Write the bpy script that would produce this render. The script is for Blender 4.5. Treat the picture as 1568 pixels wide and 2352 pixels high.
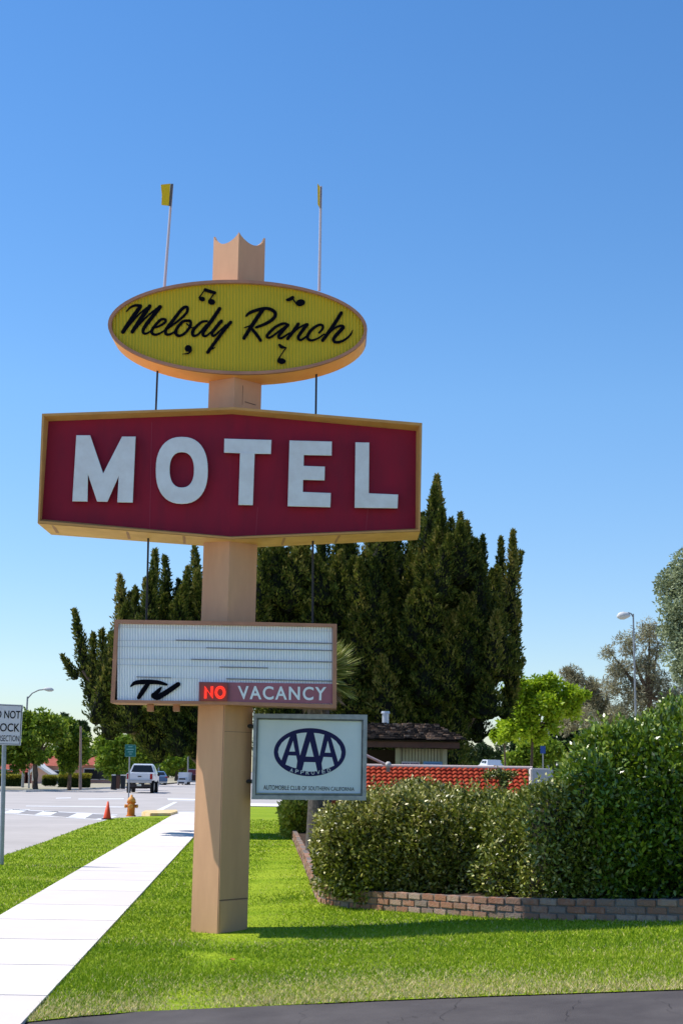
import bpy, bmesh, math, random
import numpy as np
from mathutils import Vector, Matrix
rng = np.random.default_rng(7); random.seed(7)
for o in list(bpy.data.objects): bpy.data.objects.remove(o)
S = bpy.context.scene
COL = S.collection
# ---------------------------------------------------------------- camera
PITCH, ROLL, FPX, CH = math.radians(10.56), 0.015, 3214.0, 1.7     # focal length in 1568x2352 pixels
cd = bpy.data.cameras.new('camera'); cam = bpy.data.objects.new('camera', cd); COL.objects.link(cam)
RM = Matrix.Rotation(math.pi/2 + PITCH, 3, 'X') @ Matrix.Rotation(ROLL, 3, 'Z')
cam.location = (0, 0, CH); cam.rotation_euler = RM.to_euler()
cd.sensor_fit = 'VERTICAL'; cd.sensor_height = 36; cd.lens = FPX/2352*36
cd.clip_start = .1; cd.clip_end = 8000
S.camera = cam
S.render.resolution_x = 682; S.render.resolution_y = 1024
# ---------------------------------------------------------------- sky, sun, exposure
SUN_EL = math.radians(54); TS = Vector((-.985, .25, 0)).normalized()     # ground direction towards the sun
w = bpy.data.worlds.new('World'); S.world = w; w.use_nodes = True
nt = w.node_tree; nt.nodes.clear()
sky = nt.nodes.new('ShaderNodeTexSky'); sky.sky_type = 'NISHITA'; sky.sun_disc = False
sky.sun_elevation = SUN_EL; sky.sun_rotation = math.atan2(TS.x, TS.y)
sky.air_density = 1.15; sky.dust_density = .05; sky.ozone_density = 3.2; sky.altitude = 100
bg = nt.nodes.new('ShaderNodeBackground'); bg.inputs[1].default_value = .125
wo = nt.nodes.new('ShaderNodeOutputWorld')
hs = nt.nodes.new('ShaderNodeHueSaturation'); hs.inputs['Saturation'].default_value = 1.27; hs.inputs['Value'].default_value = 1.0; hs.inputs['Hue'].default_value = .505
nt.links.new(sky.outputs[0], hs.inputs['Color']); 
wtc = nt.nodes.new('ShaderNodeTexCoord'); wsp = nt.nodes.new('ShaderNodeSeparateXYZ'); wmr = nt.nodes.new('ShaderNodeMapRange'); wmx = nt.nodes.new('ShaderNodeMix')
nt.links.new(wtc.outputs['Generated'], wsp.inputs[0]); nt.links.new(wsp.outputs['Z'], wmr.inputs['Value']); wmr.inputs['From Min'].default_value = -.02; wmr.inputs['From Max'].default_value = .26
wmx.data_type = 'RGBA'; wmx.inputs[6].default_value = (.60, .665, .86, 1); wmx.inputs[7].default_value = (1.06, 1.02, 1., 1)
wml = nt.nodes.new('ShaderNodeMix'); wml.data_type = 'RGBA'; wml.blend_type = 'MULTIPLY'; wml.inputs[0].default_value = 1
nt.links.new(wmr.outputs[0], wmx.inputs[0]); nt.links.new(hs.outputs[0], wml.inputs[6]); nt.links.new(wmx.outputs[2], wml.inputs[7]); nt.links.new(wml.outputs[2], bg.inputs[0]); nt.links.new(bg.outputs[0], wo.inputs[0])
ld = bpy.data.lights.new('sun', 'SUN'); ld.energy = 4.4; ld.angle = math.radians(.53); ld.color = (1, .95, .87)
sun = bpy.data.objects.new('sun', ld); COL.objects.link(sun)
tosun = Vector((TS.x*math.cos(SUN_EL), TS.y*math.cos(SUN_EL), math.sin(SUN_EL)))
sun.rotation_euler = tosun.to_track_quat('Z', 'Y').to_euler(); sun.location = (-20, 0, 30)
S.view_settings.view_transform = 'Standard'; S.view_settings.look = 'None'
S.view_settings.exposure = .45; S.view_settings.gamma = 1
S.render.engine = 'CYCLES'
# ---------------------------------------------------------------- terrain and measuring helpers
C0 = Vector((0, 0, CH))
def sstep(a, b, x):
    t = np.clip((np.asarray(x, float)-a)/(b-a), 0, 1); return t*t*(3-2*t)
def gz(x, y):
    x = np.asarray(x, float); y = np.asarray(y, float)
    z = .0055*np.minimum(y, 47)
    z = z + .068*np.clip(x+1.1, 0, 6)*(1-sstep(22, 36, y))
    z = z + 1.15*sstep(60, 100, y)*sstep(2, 9, x)
    return z
def ray(u, v):
    d = RM @ Vector(((u-784)/FPX, -(v-1176)/FPX, -1)); return d
def hit(u, v, off=0.):
    d = ray(u, v); a, b = 2., 4000.
    f = lambda y: CH + d.z/d.y*y - float(gz(d.x/d.y*y, y)) - off
    ys = np.concatenate([np.arange(3, 140, .5), np.arange(140, 3000, 20)])
    prev = 3.
    for y in ys:
        if f(y) < 0:
            a, b = prev, y
            for _ in range(30):
                m = (a+b)/2
                if f(m) < 0: b = m
                else: a = m
            return Vector((d.x/d.y*b, b, CH + d.z/d.y*b))
        prev = y
    return Vector((d.x/d.y*3000, 3000, 0))
def aty(u, v, Y):
    d = ray(u, v); return Vector((d.x/d.y*Y, Y, CH + d.z/d.y*Y))
# ---------------------------------------------------------------- materials
def rgb(h):   # sRGB hex -> linear
    c = [int(h[i:i+2], 16)/255 for i in (0, 2, 4)]
    return tuple(x/12.92 if x <= .04045 else ((x+.055)/1.055)**2.4 for x in c)
def new_mat(name):
    m = bpy.data.materials.new(name); m.use_nodes = True; n = m.node_tree
    return m, n, n.nodes['Principled BSDF'], n.nodes['Material Output']
def setp(b, k, v):
    if k in b.inputs: b.inputs[k].default_value = v
def mat(name, c, rough=.6, c2=None, scale=3., amt=.5, metal=0., bump=0., bscale=40., spec=.22, stretch=None, lo=.35, hi=.65, emit=None):
    m, n, b, out = new_mat(name)
    c = tuple(c)+(1,); setp(b, 'Base Color', c); setp(b, 'Roughness', rough); setp(b, 'Metallic', metal); setp(b, 'Specular IOR Level', spec)
    tc = n.nodes.new('ShaderNodeTexCoord')
    mp = n.nodes.new('ShaderNodeMapping'); n.links.new(tc.outputs['Object'], mp.inputs[0])
    if stretch: mp.inputs['Scale'].default_value = stretch
    if c2 is not None:
        nz = n.nodes.new('ShaderNodeTexNoise'); nz.inputs['Scale'].default_value = scale; nz.inputs['Detail'].default_value = 6; nz.inputs['Roughness'].default_value = .65
        n.links.new(mp.outputs[0], nz.inputs['Vector'])
        r = n.nodes.new('ShaderNodeValToRGB'); r.color_ramp.elements[0].position = lo; r.color_ramp.elements[1].position = hi
        r.color_ramp.elements[0].color = c; r.color_ramp.elements[1].color = tuple(c2)+(1,)
        n.links.new(nz.outputs['Fac'], r.inputs[0]); n.links.new(r.outputs[0], b.inputs['Base Color'])
    if bump:
        nb = n.nodes.new('ShaderNodeTexNoise'); nb.inputs['Scale'].default_value = bscale; nb.inputs['Detail'].default_value = 5
        n.links.new(tc.outputs['Object'], nb.inputs['Vector'])
        bp = n.nodes.new('ShaderNodeBump'); bp.inputs['Strength'].default_value = bump; bp.inputs['Distance'].default_value = .01
        n.links.new(nb.outputs['Fac'], bp.inputs['Height']); n.links.new(bp.outputs[0], b.inputs['Normal'])
    if emit: setp(b, 'Emission Color', tuple(emit[:3])+(1,)); setp(b, 'Emission Strength', emit[3])
    return m
def tint_mat(name, stops, rough=.5, transl=.0, nscale=0., namt=.3, spec=.4, bump=0):
    """colour read from the per-face 'tint' value (each leaf, brick or slab has its own colour)"""
    m, n, b, out = new_mat(name)
    at = n.nodes.new('ShaderNodeAttribute'); at.attribute_name = 'tint'
    src = at.outputs['Fac']
    if nscale:
        tc = n.nodes.new('ShaderNodeTexCoord'); nz = n.nodes.new('ShaderNodeTexNoise'); nz.inputs['Scale'].default_value = nscale; nz.inputs['Detail'].default_value = 3
        n.links.new(tc.outputs['Object'], nz.inputs['Vector'])
        ma = n.nodes.new('ShaderNodeMath'); ma.operation = 'MULTIPLY_ADD'; ma.inputs[1].default_value = namt*2; n.links.new(nz.outputs['Fac'], ma.inputs[0])
        m2 = n.nodes.new('ShaderNodeMath'); m2.operation = 'SUBTRACT'; n.links.new(src, m2.inputs[0]); m2.inputs[1].default_value = namt
        n.links.new(m2.outputs[0], ma.inputs[2]); src = ma.outputs[0]
    r = n.nodes.new('ShaderNodeValToRGB'); el = r.color_ramp.elements
    el[0].position = stops[0][0]; el[0].color = tuple(stops[0][1])+(1,)
    el[1].position = stops[-1][0]; el[1].color = tuple(stops[-1][1])+(1,)
    for p, c in stops[1:-1]: e = el.new(p); e.color = tuple(c)+(1,)
    n.links.new(src, r.inputs[0]); n.links.new(r.outputs[0], b.inputs['Base Color'])
    setp(b, 'Roughness', rough); setp(b, 'Specular IOR Level', spec)
    if transl:
        t = n.nodes.new('ShaderNodeBsdfTranslucent'); n.links.new(r.outputs[0], t.inputs[0])
        mx = n.nodes.new('ShaderNodeMixShader'); mx.inputs[0].default_value = transl
        n.links.new(b.outputs[0], mx.inputs[1]); n.links.new(t.outputs[0], mx.inputs[2]); n.links.new(mx.outputs[0], out.inputs[0])
    if bump:
        tc = n.nodes.new('ShaderNodeTexCoord'); nb = n.nodes.new('ShaderNodeTexNoise'); nb.inputs['Scale'].default_value = 60
        n.links.new(tc.outputs['Object'], nb.inputs['Vector'])
        bp = n.nodes.new('ShaderNodeBump'); bp.inputs['Strength'].default_value = bump; bp.inputs['Distance'].default_value = .01
        n.links.new(nb.outputs['Fac'], bp.inputs['Height']); n.links.new(bp.outputs[0], b.inputs['Normal'])
    return m
# ---------------------------------------------------------------- object helpers
def tag(o, label=None, cat=None, group=None, kind=None):
    if label: o['label'] = label
    if cat: o['category'] = cat
    if group: o['group'] = group
    if kind: o['kind'] = kind
    return o
def root_loc(p):
    while p.parent: p = p.parent
    return Vector(p.location)
def mk(name, V, F, m, parent=None, smooth=False, origin=None, tint=None):
    V = np.asarray(V, float).reshape(-1, 3)
    if parent is not None: org = np.array(root_loc(parent))
    elif origin is not None: org = np.array(origin, float)
    else: org = np.array([V[:, 0].mean(), V[:, 1].mean(), V[:, 2].min()])
    V = V - org
    me = bpy.data.meshes.new(name)
    if isinstance(F, np.ndarray):
        k = F.shape[1]; me.vertices.add(len(V)); me.vertices.foreach_set('co', V.astype(np.float32).ravel())
        me.loops.add(F.size); me.loops.foreach_set('vertex_index', F.astype(np.int32).ravel())
        me.polygons.add(len(F)); me.polygons.foreach_set('loop_start', np.arange(0, F.size, k, dtype=np.int32))
        try: me.polygons.foreach_set('loop_total', np.full(len(F), k, dtype=np.int32))
        except Exception: pass
        me.update(calc_edges=True)
    else:
        me.from_pydata([tuple(v) for v in V], [], [tuple(f) for f in F]); me.update()
    if smooth: me.polygons.foreach_set('use_smooth', np.ones(len(me.polygons), bool))
    if tint is not None:
        a = me.attributes.new('tint', 'FLOAT', 'POINT'); a.data.foreach_set('value', np.asarray(tint, np.float32))
    me.materials.append(m)
    o = bpy.data.objects.new(name, me); COL.objects.link(o)
    if parent is not None: o.parent = parent
    else: o.location = Vector(org)
    return o
def empty(name, loc, label, cat, group=None):
    o = bpy.data.objects.new(name, None); COL.objects.link(o); o.location = loc; o.empty_display_size = .2
    return tag(o, label, cat, group)
class MB:
    def __init__(s): s.V = []; s.F = []; s.T = []
    def add(s, V, F, t=.5):
        b = len(s.V); s.V += [tuple(v) for v in V]; s.F += [tuple(i+b for i in f) for f in F]; s.T += [t]*len(V); return s
    def box(s, c, d, rz=0., t=.5, taper=1.):
        cx, cy, cz = c; dx, dy, dz = [q/2 for q in d]; V = []
        for z in (-1, 1):
            k = taper if z > 0 else 1
            for x, y in ((-1, -1), (1, -1), (1, 1), (-1, 1)):
                X, Y = x*dx*k, y*dy*k
                V.append((cx+X*math.cos(rz)-Y*math.sin(rz), cy+X*math.sin(rz)+Y*math.cos(rz), cz+z*dz))
        return s.add(V, [(0, 3, 2, 1), (4, 5, 6, 7), (0, 1, 5, 4), (1, 2, 6, 5), (2, 3, 7, 6), (3, 0, 4, 7)], t)
    def tube(s, pts, rad, n=10, cap=True, t=.5):
        pts = [Vector(p) for p in pts]
        if not hasattr(rad, '__len__'): rad = [rad]*len(pts)
        V = []; F = []
        for i, p in enumerate(pts):
            d = (pts[min(i+1, len(pts)-1)] - pts[max(i-1, 0)]).normalized()
            a = d.cross(Vector((0, 0, 1)))
            if a.length < .05: a = d.cross(Vector((0, 1, 0)))
            a.normalize(); b = d.cross(a).normalized()
            for k in range(n):
                an = 2*math.pi*k/n; V.append(p + (a*math.cos(an)+b*math.sin(an))*rad[i])
        for i in range(len(pts)-1):
            for k in range(n):
                F.append((i*n+k, i*n+(k+1) % n, (i+1)*n+(k+1) % n, (i+1)*n+k))
        if cap: F.append(tuple(range(n-1, -1, -1))); F.append(tuple(range((len(pts)-1)*n, len(pts)*n)))
        return s.add(V, F, t)
    def lathe(s, c, prof, n=16, t=.5):
        V = []; F = []
        for r, z in prof:
            for k in range(n):
                an = 2*math.pi*k/n; V.append((c[0]+r*math.cos(an), c[1]+r*math.sin(an), c[2]+z))
        for i in range(len(prof)-1):
            for k in range(n): F.append((i*n+k, i*n+(k+1) % n, (i+1)*n+(k+1) % n, (i+1)*n+k))
        F.append(tuple(range(n-1, -1, -1))); F.append(tuple(range((len(prof)-1)*n, len(prof)*n)))
        return s.add(V, F, t)
    def prism(s, poly, d0, d1, f, t=.5):
        """poly 2D, f(a,b,depth) -> 3D, between depth d0 and d1"""
        n = len(poly); V = [f(a, b, d0) for a, b in poly] + [f(a, b, d1) for a, b in poly]
        F = [tuple(range(n-1, -1, -1)), tuple(range(n, 2*n))] + [(i, (i+1) % n, n+(i+1) % n, n+i) for i in range(n)]
        return s.add(V, F, t)
    def build(s, name, m, parent=None, smooth=False, origin=None, bevel=0.):
        o = mk(name, s.V, s.F, m, parent, smooth, origin, tint=s.T)
        bm = bmesh.new(); bm.from_mesh(o.data); bmesh.ops.recalc_face_normals(bm, faces=bm.faces)
        if bevel:
            es = [e for e in bm.edges if len(e.link_faces) == 2 and e.calc_face_angle(0) > .5]
            bmesh.ops.bevel(bm, geom=es, offset=bevel, segments=2, affect='EDGES', clamp_overlap=True)
        bm.to_mesh(o.data); bm.free()
        return o
# 2-D shapes (letters, symbols): filled outlines with thickness, mapped on a surface by fmap(x, y, height)
def shape2d(name, splines, fmap, h, m, parent, bevel=0., cyclic=True):
    cu = bpy.data.curves.new(name, 'CURVE'); cu.dimensions = '2D'; cu.fill_mode = 'BOTH'
    for pts in splines:
        sp = cu.splines.new('POLY'); sp.points.add(len(pts)-1)
        for p, q in zip(sp.points, pts): p.co = (q[0], -q[1], 0, 1)
        sp.use_cyclic_u = True
    cu.extrude = h/2; cu.bevel_depth = bevel; cu.bevel_resolution = 2
    return curve_to(name, cu, lambda x, y: (x, -y), fmap, h, m, parent)
def curve_to(name, cu, xy, fmap, h, m, parent):
    tmp = bpy.data.objects.new('tmp', cu); COL.objects.link(tmp)
    dg = bpy.context.evaluated_depsgraph_get(); me = bpy.data.meshes.new_from_object(tmp.evaluated_get(dg))
    V = [v.co.copy() for v in me.vertices]; F = [tuple(p.vertices) for p in me.polygons]
    zmin = min(v.z for v in V)
    W = [fmap(*xy(v.x, v.y), v.z-zmin) for v in V]
    bpy.data.objects.remove(tmp); bpy.data.curves.remove(cu); bpy.data.meshes.remove(me)
    return mk(name, W, F, m, parent)
def text_on(name, s, quad, fmap, h, m, parent, bold=.0, space=1.):
    """text fitted into a quad TL,TR,BR,BL given in the coordinates of fmap"""
    cu = bpy.data.curves.new(name, 'FONT'); cu.body = s; cu.size = 1; cu.offset = bold; cu.space_character = space
    cu.resolution_u = 6
    tmp = bpy.data.objects.new('tmp', cu); COL.objects.link(tmp)
    dg = bpy.context.evaluated_depsgraph_get(); me = bpy.data.meshes.new_from_object(tmp.evaluated_get(dg))
    V = np.array([tuple(v.co) for v in me.vertices]); F = [tuple(p.vertices) for p in me.polygons]
    bpy.data.objects.remove(tmp); bpy.data.curves.remove(cu); bpy.data.meshes.remove(me)
    x0, x1, y0, y1 = V[:, 0].min(), V[:, 0].max(), V[:, 1].min(), V[:, 1].max()
    q = [np.array(p, float) for p in quad]; W = []
    for v in V:
        a = (v[0]-x0)/(x1-x0); b = 1-(v[1]-y0)/(y1-y0)
        p = (q[0]*(1-a)+q[1]*a)*(1-b) + (q[3]*(1-a)+q[2]*a)*b
        W.append(fmap(p[0], p[1], h))
    return mk(name, W, F, m, parent)
def brush(mb, pts, fmap, h0, closed=False, sub=6):
    """brush stroke: (x, y, width) points smoothed into a ribbon with thickness"""
    P = np.array(pts, float); n = len(P); Q = []
    for i in range(n-1):
        p0, p1, p2, p3 = P[max(i-1, 0)], P[i], P[i+1], P[min(i+2, n-1)]
        for k in range(sub):
            t = k/sub; Q.append(.5*((2*p1)+(-p0+p2)*t+(2*p0-5*p1+4*p2-p3)*t*t+(-p0+3*p1-3*p2+p3)*t**3))
    Q.append(P[-1]); Q = np.array(Q)
    T = np.gradient(Q[:, :2], axis=0); T /= np.linalg.norm(T, axis=1)[:, None]+1e-9
    N = np.stack([-T[:, 1], T[:, 0]], 1)
    # rounded ends
    L = []; R = []
    for q, nn in zip(Q, N): L.append(q[:2]+nn*q[2]/2); R.append(q[:2]-nn*q[2]/2)
    a = Q[0]; b = Q[-1]
    capa = [a[:2] + (N[0]*math.cos(x) - T[0]*math.sin(x))*a[2]/2 for x in np.linspace(0, math.pi, 6)[1:-1]]
    capb = [b[:2] + (N[-1]*math.cos(x) + T[-1]*math.sin(x))*b[2]/2 for x in np.linspace(0, math.pi, 6)[1:-1]]
    V = []; F = []
    m = len(Q)
    for l, r in zip(L, R):
        V += [fmap(l[0], l[1], h0), fmap(r[0], r[1], h0)]
    for i in range(m-1): F.append((2*i, 2*i+1, 2*i+3, 2*i+2))
    base = len(V)
    for c in capa: V.append(fmap(c[0], c[1], h0))
    F.append(tuple([1, 0]+list(range(base, base+len(capa)))))
    b2 = len(V)
    for c in capb: V.append(fmap(c[0], c[1], h0))
    F.append(tuple([2*m-1] + list(range(b2+len(capb)-1, b2-1, -1)) + [2*m-2]))
    nf = len(V)   # back copies for the thickness
    mb.add(V, F)
def blob(mb, cx, cy, rx, ry, rot, fmap, h, n=20):
    V = []
    for k in range(n):
        a = 2*math.pi*k/n; x, y = rx*math.cos(a), ry*math.sin(a)
        V.append(fmap(cx+x*math.cos(rot)-y*math.sin(rot), cy+x*math.sin(rot)+y*math.cos(rot), h))
    mb.add(V, [tuple(range(n))])
# leaves as a cloud of small folded faces
def leaves(name, P, D, L, Wd, m, parent=None, tint=None, **k):
    n = len(P); D = D/(np.linalg.norm(D, axis=1)[:, None]+1e-9)
    r = rng.normal(size=(n, 3)); s = np.cross(D, r); s /= np.linalg.norm(s, axis=1)[:, None]+1e-9
    L = np.broadcast_to(L, (n,))[:, None]; Wd = np.broadcast_to(Wd, (n,))[:, None]
    V = np.stack([P, P+D*L*.45+s*Wd/2, P+D*L, P+D*L*.45-s*Wd/2], 1).reshape(-1, 3)
    F = np.arange(4*n).reshape(n, 4)
    if tint is None: tint = rng.random(n)
    return mk(name, V, F, m, parent, tint=np.repeat(tint, 4), **k)
def unit(n):
    d = rng.normal(size=(n, 3)); return d/np.linalg.norm(d, axis=1)[:, None]
def sheet(name, poly, off, m, cell=2., kind='structure', top=None, tint=None):
    """a ground sheet: 2-D polygon cut into cells and laid on the terrain"""
    bm = bmesh.new(); vs = [bm.verts.new((p[0], p[1], 0)) for p in poly]; bm.faces.new(vs)
    bmesh.ops.triangulate(bm, faces=bm.faces)
    xs = [p[0] for p in poly]; ys = [p[1] for p in poly]
    for ax, lo, hi in ((0, min(xs), max(xs)), (1, min(ys), max(ys))):
        c = np.arange(math.ceil(lo/cell)*cell, hi, cell)
        if len(c) > 120: c = c[:120]
        for v in c:
            co = (v, 0, 0) if ax == 0 else (0, v, 0); no = (1, 0, 0) if ax == 0 else (0, 1, 0)
            bmesh.ops.bisect_plane(bm, geom=bm.verts[:]+bm.edges[:]+bm.faces[:], plane_co=co, plane_no=no)
    for v in bm.verts: v.co.z = float(gz(v.co.x, v.co.y)) + off
    bmesh.ops.recalc_face_normals(bm, faces=bm.faces)
    if sum(f.normal.z for f in bm.faces) < 0: bmesh.ops.reverse_faces(bm, faces=bm.faces)
    me = bpy.data.meshes.new(name); bm.to_mesh(me); bm.free(); me.materials.append(m)
    o = bpy.data.objects.new(name, me); COL.objects.link(o)
    if kind: o['kind'] = kind
    return o
def inpoly(x, y, poly):
    inside = np.zeros(len(x), bool); n = len(poly); j = n-1
    for i in range(n):
        xi, yi = poly[i][0], poly[i][1]; xj, yj = poly[j][0], poly[j][1]
        c = ((yi > y) != (yj > y)) & (x < (xj-xi)*(y-yi)/((yj-yi)+1e-12)+xi); inside ^= c; j = i
    return inside
def xy(u, v, off=0.): p = hit(u, v, off); return (p.x, p.y)
# ================================================================ SETTING
M_asph = mat('road asphalt', (.47, .43, .405), .9, (.36, .33, .31), .35, bump=.25, bscale=90, lo=.3, hi=.75)
M_drive = mat('driveway asphalt', (.060, .052, .052), .85, (.10, .088, .085), 1.1, bump=.5, bscale=140)
M_conc = mat('sidewalk concrete', (.64, .60, .57), .85, (.72, .69, .66), 1.2, bump=.2, bscale=60)
M_kerb = mat('kerb concrete', (.5, .48, .45), .85, (.6, .58, .55), 3)
M_white = mat('road paint', (.72, .72, .72), .7, (.5, .5, .5), 2.5, lo=.45, hi=.8)
M_soil = mat('planter soil', (.03, .02, .014), .95, (.07, .045, .03), 7, bump=.8, bscale=30)
M_sand = mat('dry ground', (.42, .36, .27), .95, (.30, .28, .18), .4)
M_wood = mat('weathered pole wood', (.36, .26, .21), .9, (.26, .18, .15), 4)
LV = -.12
# terrain with the road surface, to the horizon
gx = np.concatenate([[-3000, -600, -200, -80], np.arange(-60, 60, 4.), [80, 200, 600, 3000]])
gy = np.concatenate([[-300, -30, 0], np.arange(4, 120, 4.), [140, 200, 400, 1000, 5000]])
gx = np.sort(np.unique(np.concatenate([gx, [-1.1, 2, 4.9, 9]]))); gy = np.sort(np.unique(np.concatenate([gy, [47, 22, 25, 30, 33]])))
X, Y = np.meshgrid(gx, gy); Z = gz(X, Y)+LV
V = np.stack([X, Y, Z], -1).reshape(-1, 3); nx = len(gx)
I = np.arange(len(gy)-1)[:, None]*nx+np.arange(nx-1)[None, :]
F = np.stack([I, I+1, I+1+nx, I+nx], -1).reshape(-1, 4)
tag(mk('road', V, F, M_asph, origin=(0, 0, 0)), kind='structure')
# lines of the sidewalk
def line2(p, q): return (np.array(p), (np.array(q)-np.array(p))/np.linalg.norm(np.array(q)-np.array(p)))
swl = line2(xy(0, 2105.8), xy(393, 1875)); swr = line2(xy(54, 2352), xy(440, 1929))
def ony(l, y): p, d = l; return p + d*(y-p[1])/d[1]
yfar = xy(420, 1868)[1]
# sidewalk slabs with joints between them
mb = MB(); yj = 3.0; k = 0; js = [22.5, 20.8, 19.1, 17.2, 15.6, 13.9, 12.2, 10.65, 9.0, 7.3, 5.6, 3.9]
yy = 22.5
while yy < yfar-2: yy += 1.68; js.append(yy)
js = sorted(js+[yfar]); g = .013
for a, b in zip(js[:-1], js[1:]):
    if b-a < .3: continue
    pl = [ony(swl, a+g), ony(swr, a+g), ony(swr, b-g), ony(swl, b-g)]
    V = [(p[0], p[1], float(gz(p[0], p[1]))+.02) for p in pl] + [(p[0], p[1], float(gz(p[0], p[1]))-.1) for p in pl]
    mb.add(V, [(0, 1, 2, 3), (0, 4, 5, 1), (1, 5, 6, 2), (2, 6, 7, 3), (3, 7, 4, 0)], random.random())
M_slab = tint_mat('sidewalk slabs', [(0, (.62, .56, .52)), (.5, (.71, .64, .60)), (1, (.76, .70, .65))], .85, nscale=2.2, namt=.35, spec=.3, bump=.25)
tag(mb.build('sidewalk', M_slab, origin=(0, 0, 0)), kind='structure')
sheet('sidewalk_bed', [ony(swl, 3), ony(swr, 3), ony(swr, yfar), ony(swl, yfar)], -.04, mat('joint dirt', (.06, .05, .04), .95), cell=4)
# lawns
dedge = [xy(60, 2347), xy(190, 2333), xy(320, 2323), xy(627, 2309.5), xy(860, 2298), xy(1107, 2288), xy(1340, 2280), xy(1568, 2272)]
d0 = np.array(dedge[-1]); dd = d0-np.array(dedge[-3]); dext = d0+dd*3
yl = xy(600, 1853)[1]
lawn_poly = [tuple(dedge[0])]+[tuple(p) for p in dedge[1:]]+[tuple(dext), (dext[0]+1, 33), (2.5, 46), (1.5, yl), tuple(ony(swr, yl)), tuple(ony(swr, 30)), tuple(ony(swr, 15))]
kerbline = [xy(0, 1968), xy(96, 1936), xy(200, 1896), xy(258, 1880), xy(320, 1875), xy(394, 1874)]
k0 = np.array(kerbline[0]); kd = k0-np.array(kerbline[1]); kd = kd/np.linalg.norm(kd)
near = k0+kd*18
verge_poly = [tuple(near)]+kerbline+[tuple(ony(swl, yy)) for yy in (40, 30, 20, 12, 5)]+[(near[0]+2, 4.)]
def grass_mat(name):
    m, n, b, out = new_mat(name)
    tc = n.nodes.new('ShaderNodeTexCoord')
    cols = [((.15, .26, .015), (.27, .35, .035), 1.1), ((.34, .36, .09), None, 4.)]
    a = n.nodes.new('ShaderNodeTexNoise'); a.inputs['Scale'].default_value = .9; a.inputs['Detail'].default_value = 6
    mp = n.nodes.new('ShaderNodeMapping'); mp.inputs['Scale'].default_value = (.45, 1.6, 1); n.links.new(tc.outputs['Object'], mp.inputs[0]); n.links.new(mp.outputs[0], a.inputs['Vector'])
    r = n.nodes.new('ShaderNodeValToRGB'); r.color_ramp.elements[0].position = .35; r.color_ramp.elements[1].position = .68
    r.color_ramp.elements[0].color = (.19, .29, .006, 1); r.color_ramp.elements[1].color = (.30, .38, .02, 1)
    n.links.new(a.outputs['Fac'], r.inputs[0])
    f = n.nodes.new('ShaderNodeTexNoise'); f.inputs['Scale'].default_value = 26; f.inputs['Detail'].default_value = 5; n.links.new(tc.outputs['Object'], f.inputs['Vector'])
    r2 = n.nodes.new('ShaderNodeValToRGB'); r2.color_ramp.elements[0].position = .3; r2.color_ramp.elements[1].position = .7
    r2.color_ramp.elements[0].color = (.55, .6, .5, 1); r2.color_ramp.elements[1].color = (1.25, 1.2, 1.2, 1); n.links.new(f.outputs['Fac'], r2.inputs[0])
    mx = n.nodes.new('ShaderNodeMix'); mx.data_type = 'RGBA'; mx.blend_type = 'MULTIPLY'; mx.inputs[0].default_value = 1
    n.links.new(r.outputs[0], mx.inputs[6]); n.links.new(r2.outputs[0], mx.inputs[7]); n.links.new(mx.outputs[2], b.inputs['Base Color'])
    setp(b, 'Roughness', .9); setp(b, 'Specular IOR Level', .1)
    bp = n.nodes.new('ShaderNodeBump'); bp.inputs['Strength'].default_value = .35; bp.inputs['Distance'].default_value = .02
    n.links.new(f.outputs['Fac'], bp.inputs['Height']); n.links.new(bp.outputs[0], b.inputs['Normal'])
    return m
M_grass = grass_mat('lawn turf')
sheet('lawn', lawn_poly, 0, M_grass, 1.5); sheet('lawn_verge', verge_poly, 0, M_grass, 1.5)
# driveway in the foreground
sheet('driveway', [(-12, -4), (14, -4), (dext[0]+1, dext[1]+.4)]+[(p[0], p[1]+.4) for p in dedge[::-1]]+[tuple(ony(swr, 7.6)), tuple(ony(swr, 3)), (-12, 3)], -.008, M_drive, 1.5)
# cracks in the driveway and a dead leaf on the lawn
mb = MB()
for (u0, v0, u1, v1, n_, w_) in ((1060, 2292, 1010, 2350, 14, .012), (1010, 2320, 860, 2352, 16, .010), (700, 2316, 690, 2350, 8, .008), (1330, 2290, 1300, 2345, 12, .011), (1500, 2288, 1568, 2330, 12, .009), (380, 2330, 330, 2350, 8, .009)):
    a_, b_ = np.array(xy(u0, v0)), np.array(xy(u1, v1)); pts = [a_+(b_-a_)*t/n_+rng.normal(size=2)*.025 for t in range(n_+1)]
    V = []
    for i, p_ in enumerate(pts):
        k_ = w_*.3*(.3+.7*math.sin(math.pi*(i+.5)/(n_+1))); V += [(p_[0]-k_/2, p_[1]-k_/3, float(gz(*p_))-.003), (p_[0]+k_/2, p_[1]+k_/3, float(gz(*p_))-.003)]
    mb.add(V, [(2*i, 2*i+1, 2*i+3, 2*i+2) for i in range(n_)])
tag(mb.build('asphalt_cracks', mat('crack shadow tar', (.02, .018, .018), .95), origin=(0, 0, 0)), kind='structure')
pf = hit(534, 2213); mb = MB(); mb.add([pf+Vector(q_) for q_ in ((-.035, 0, .03), (-.01, .02, .045), (.03, .015, .035), (.04, -.01, .05), (.01, -.025, .03), (-.02, -.02, .04))], [(0, 1, 2), (0, 2, 4), (2, 3, 4), (0, 4, 5)])
tag(mb.build('fallen_leaf', mat('dead leaf', (.40, .17, .05), .8)), 'single brown dead leaf lying on the lawn before the sign pole', 'leaf')
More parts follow.
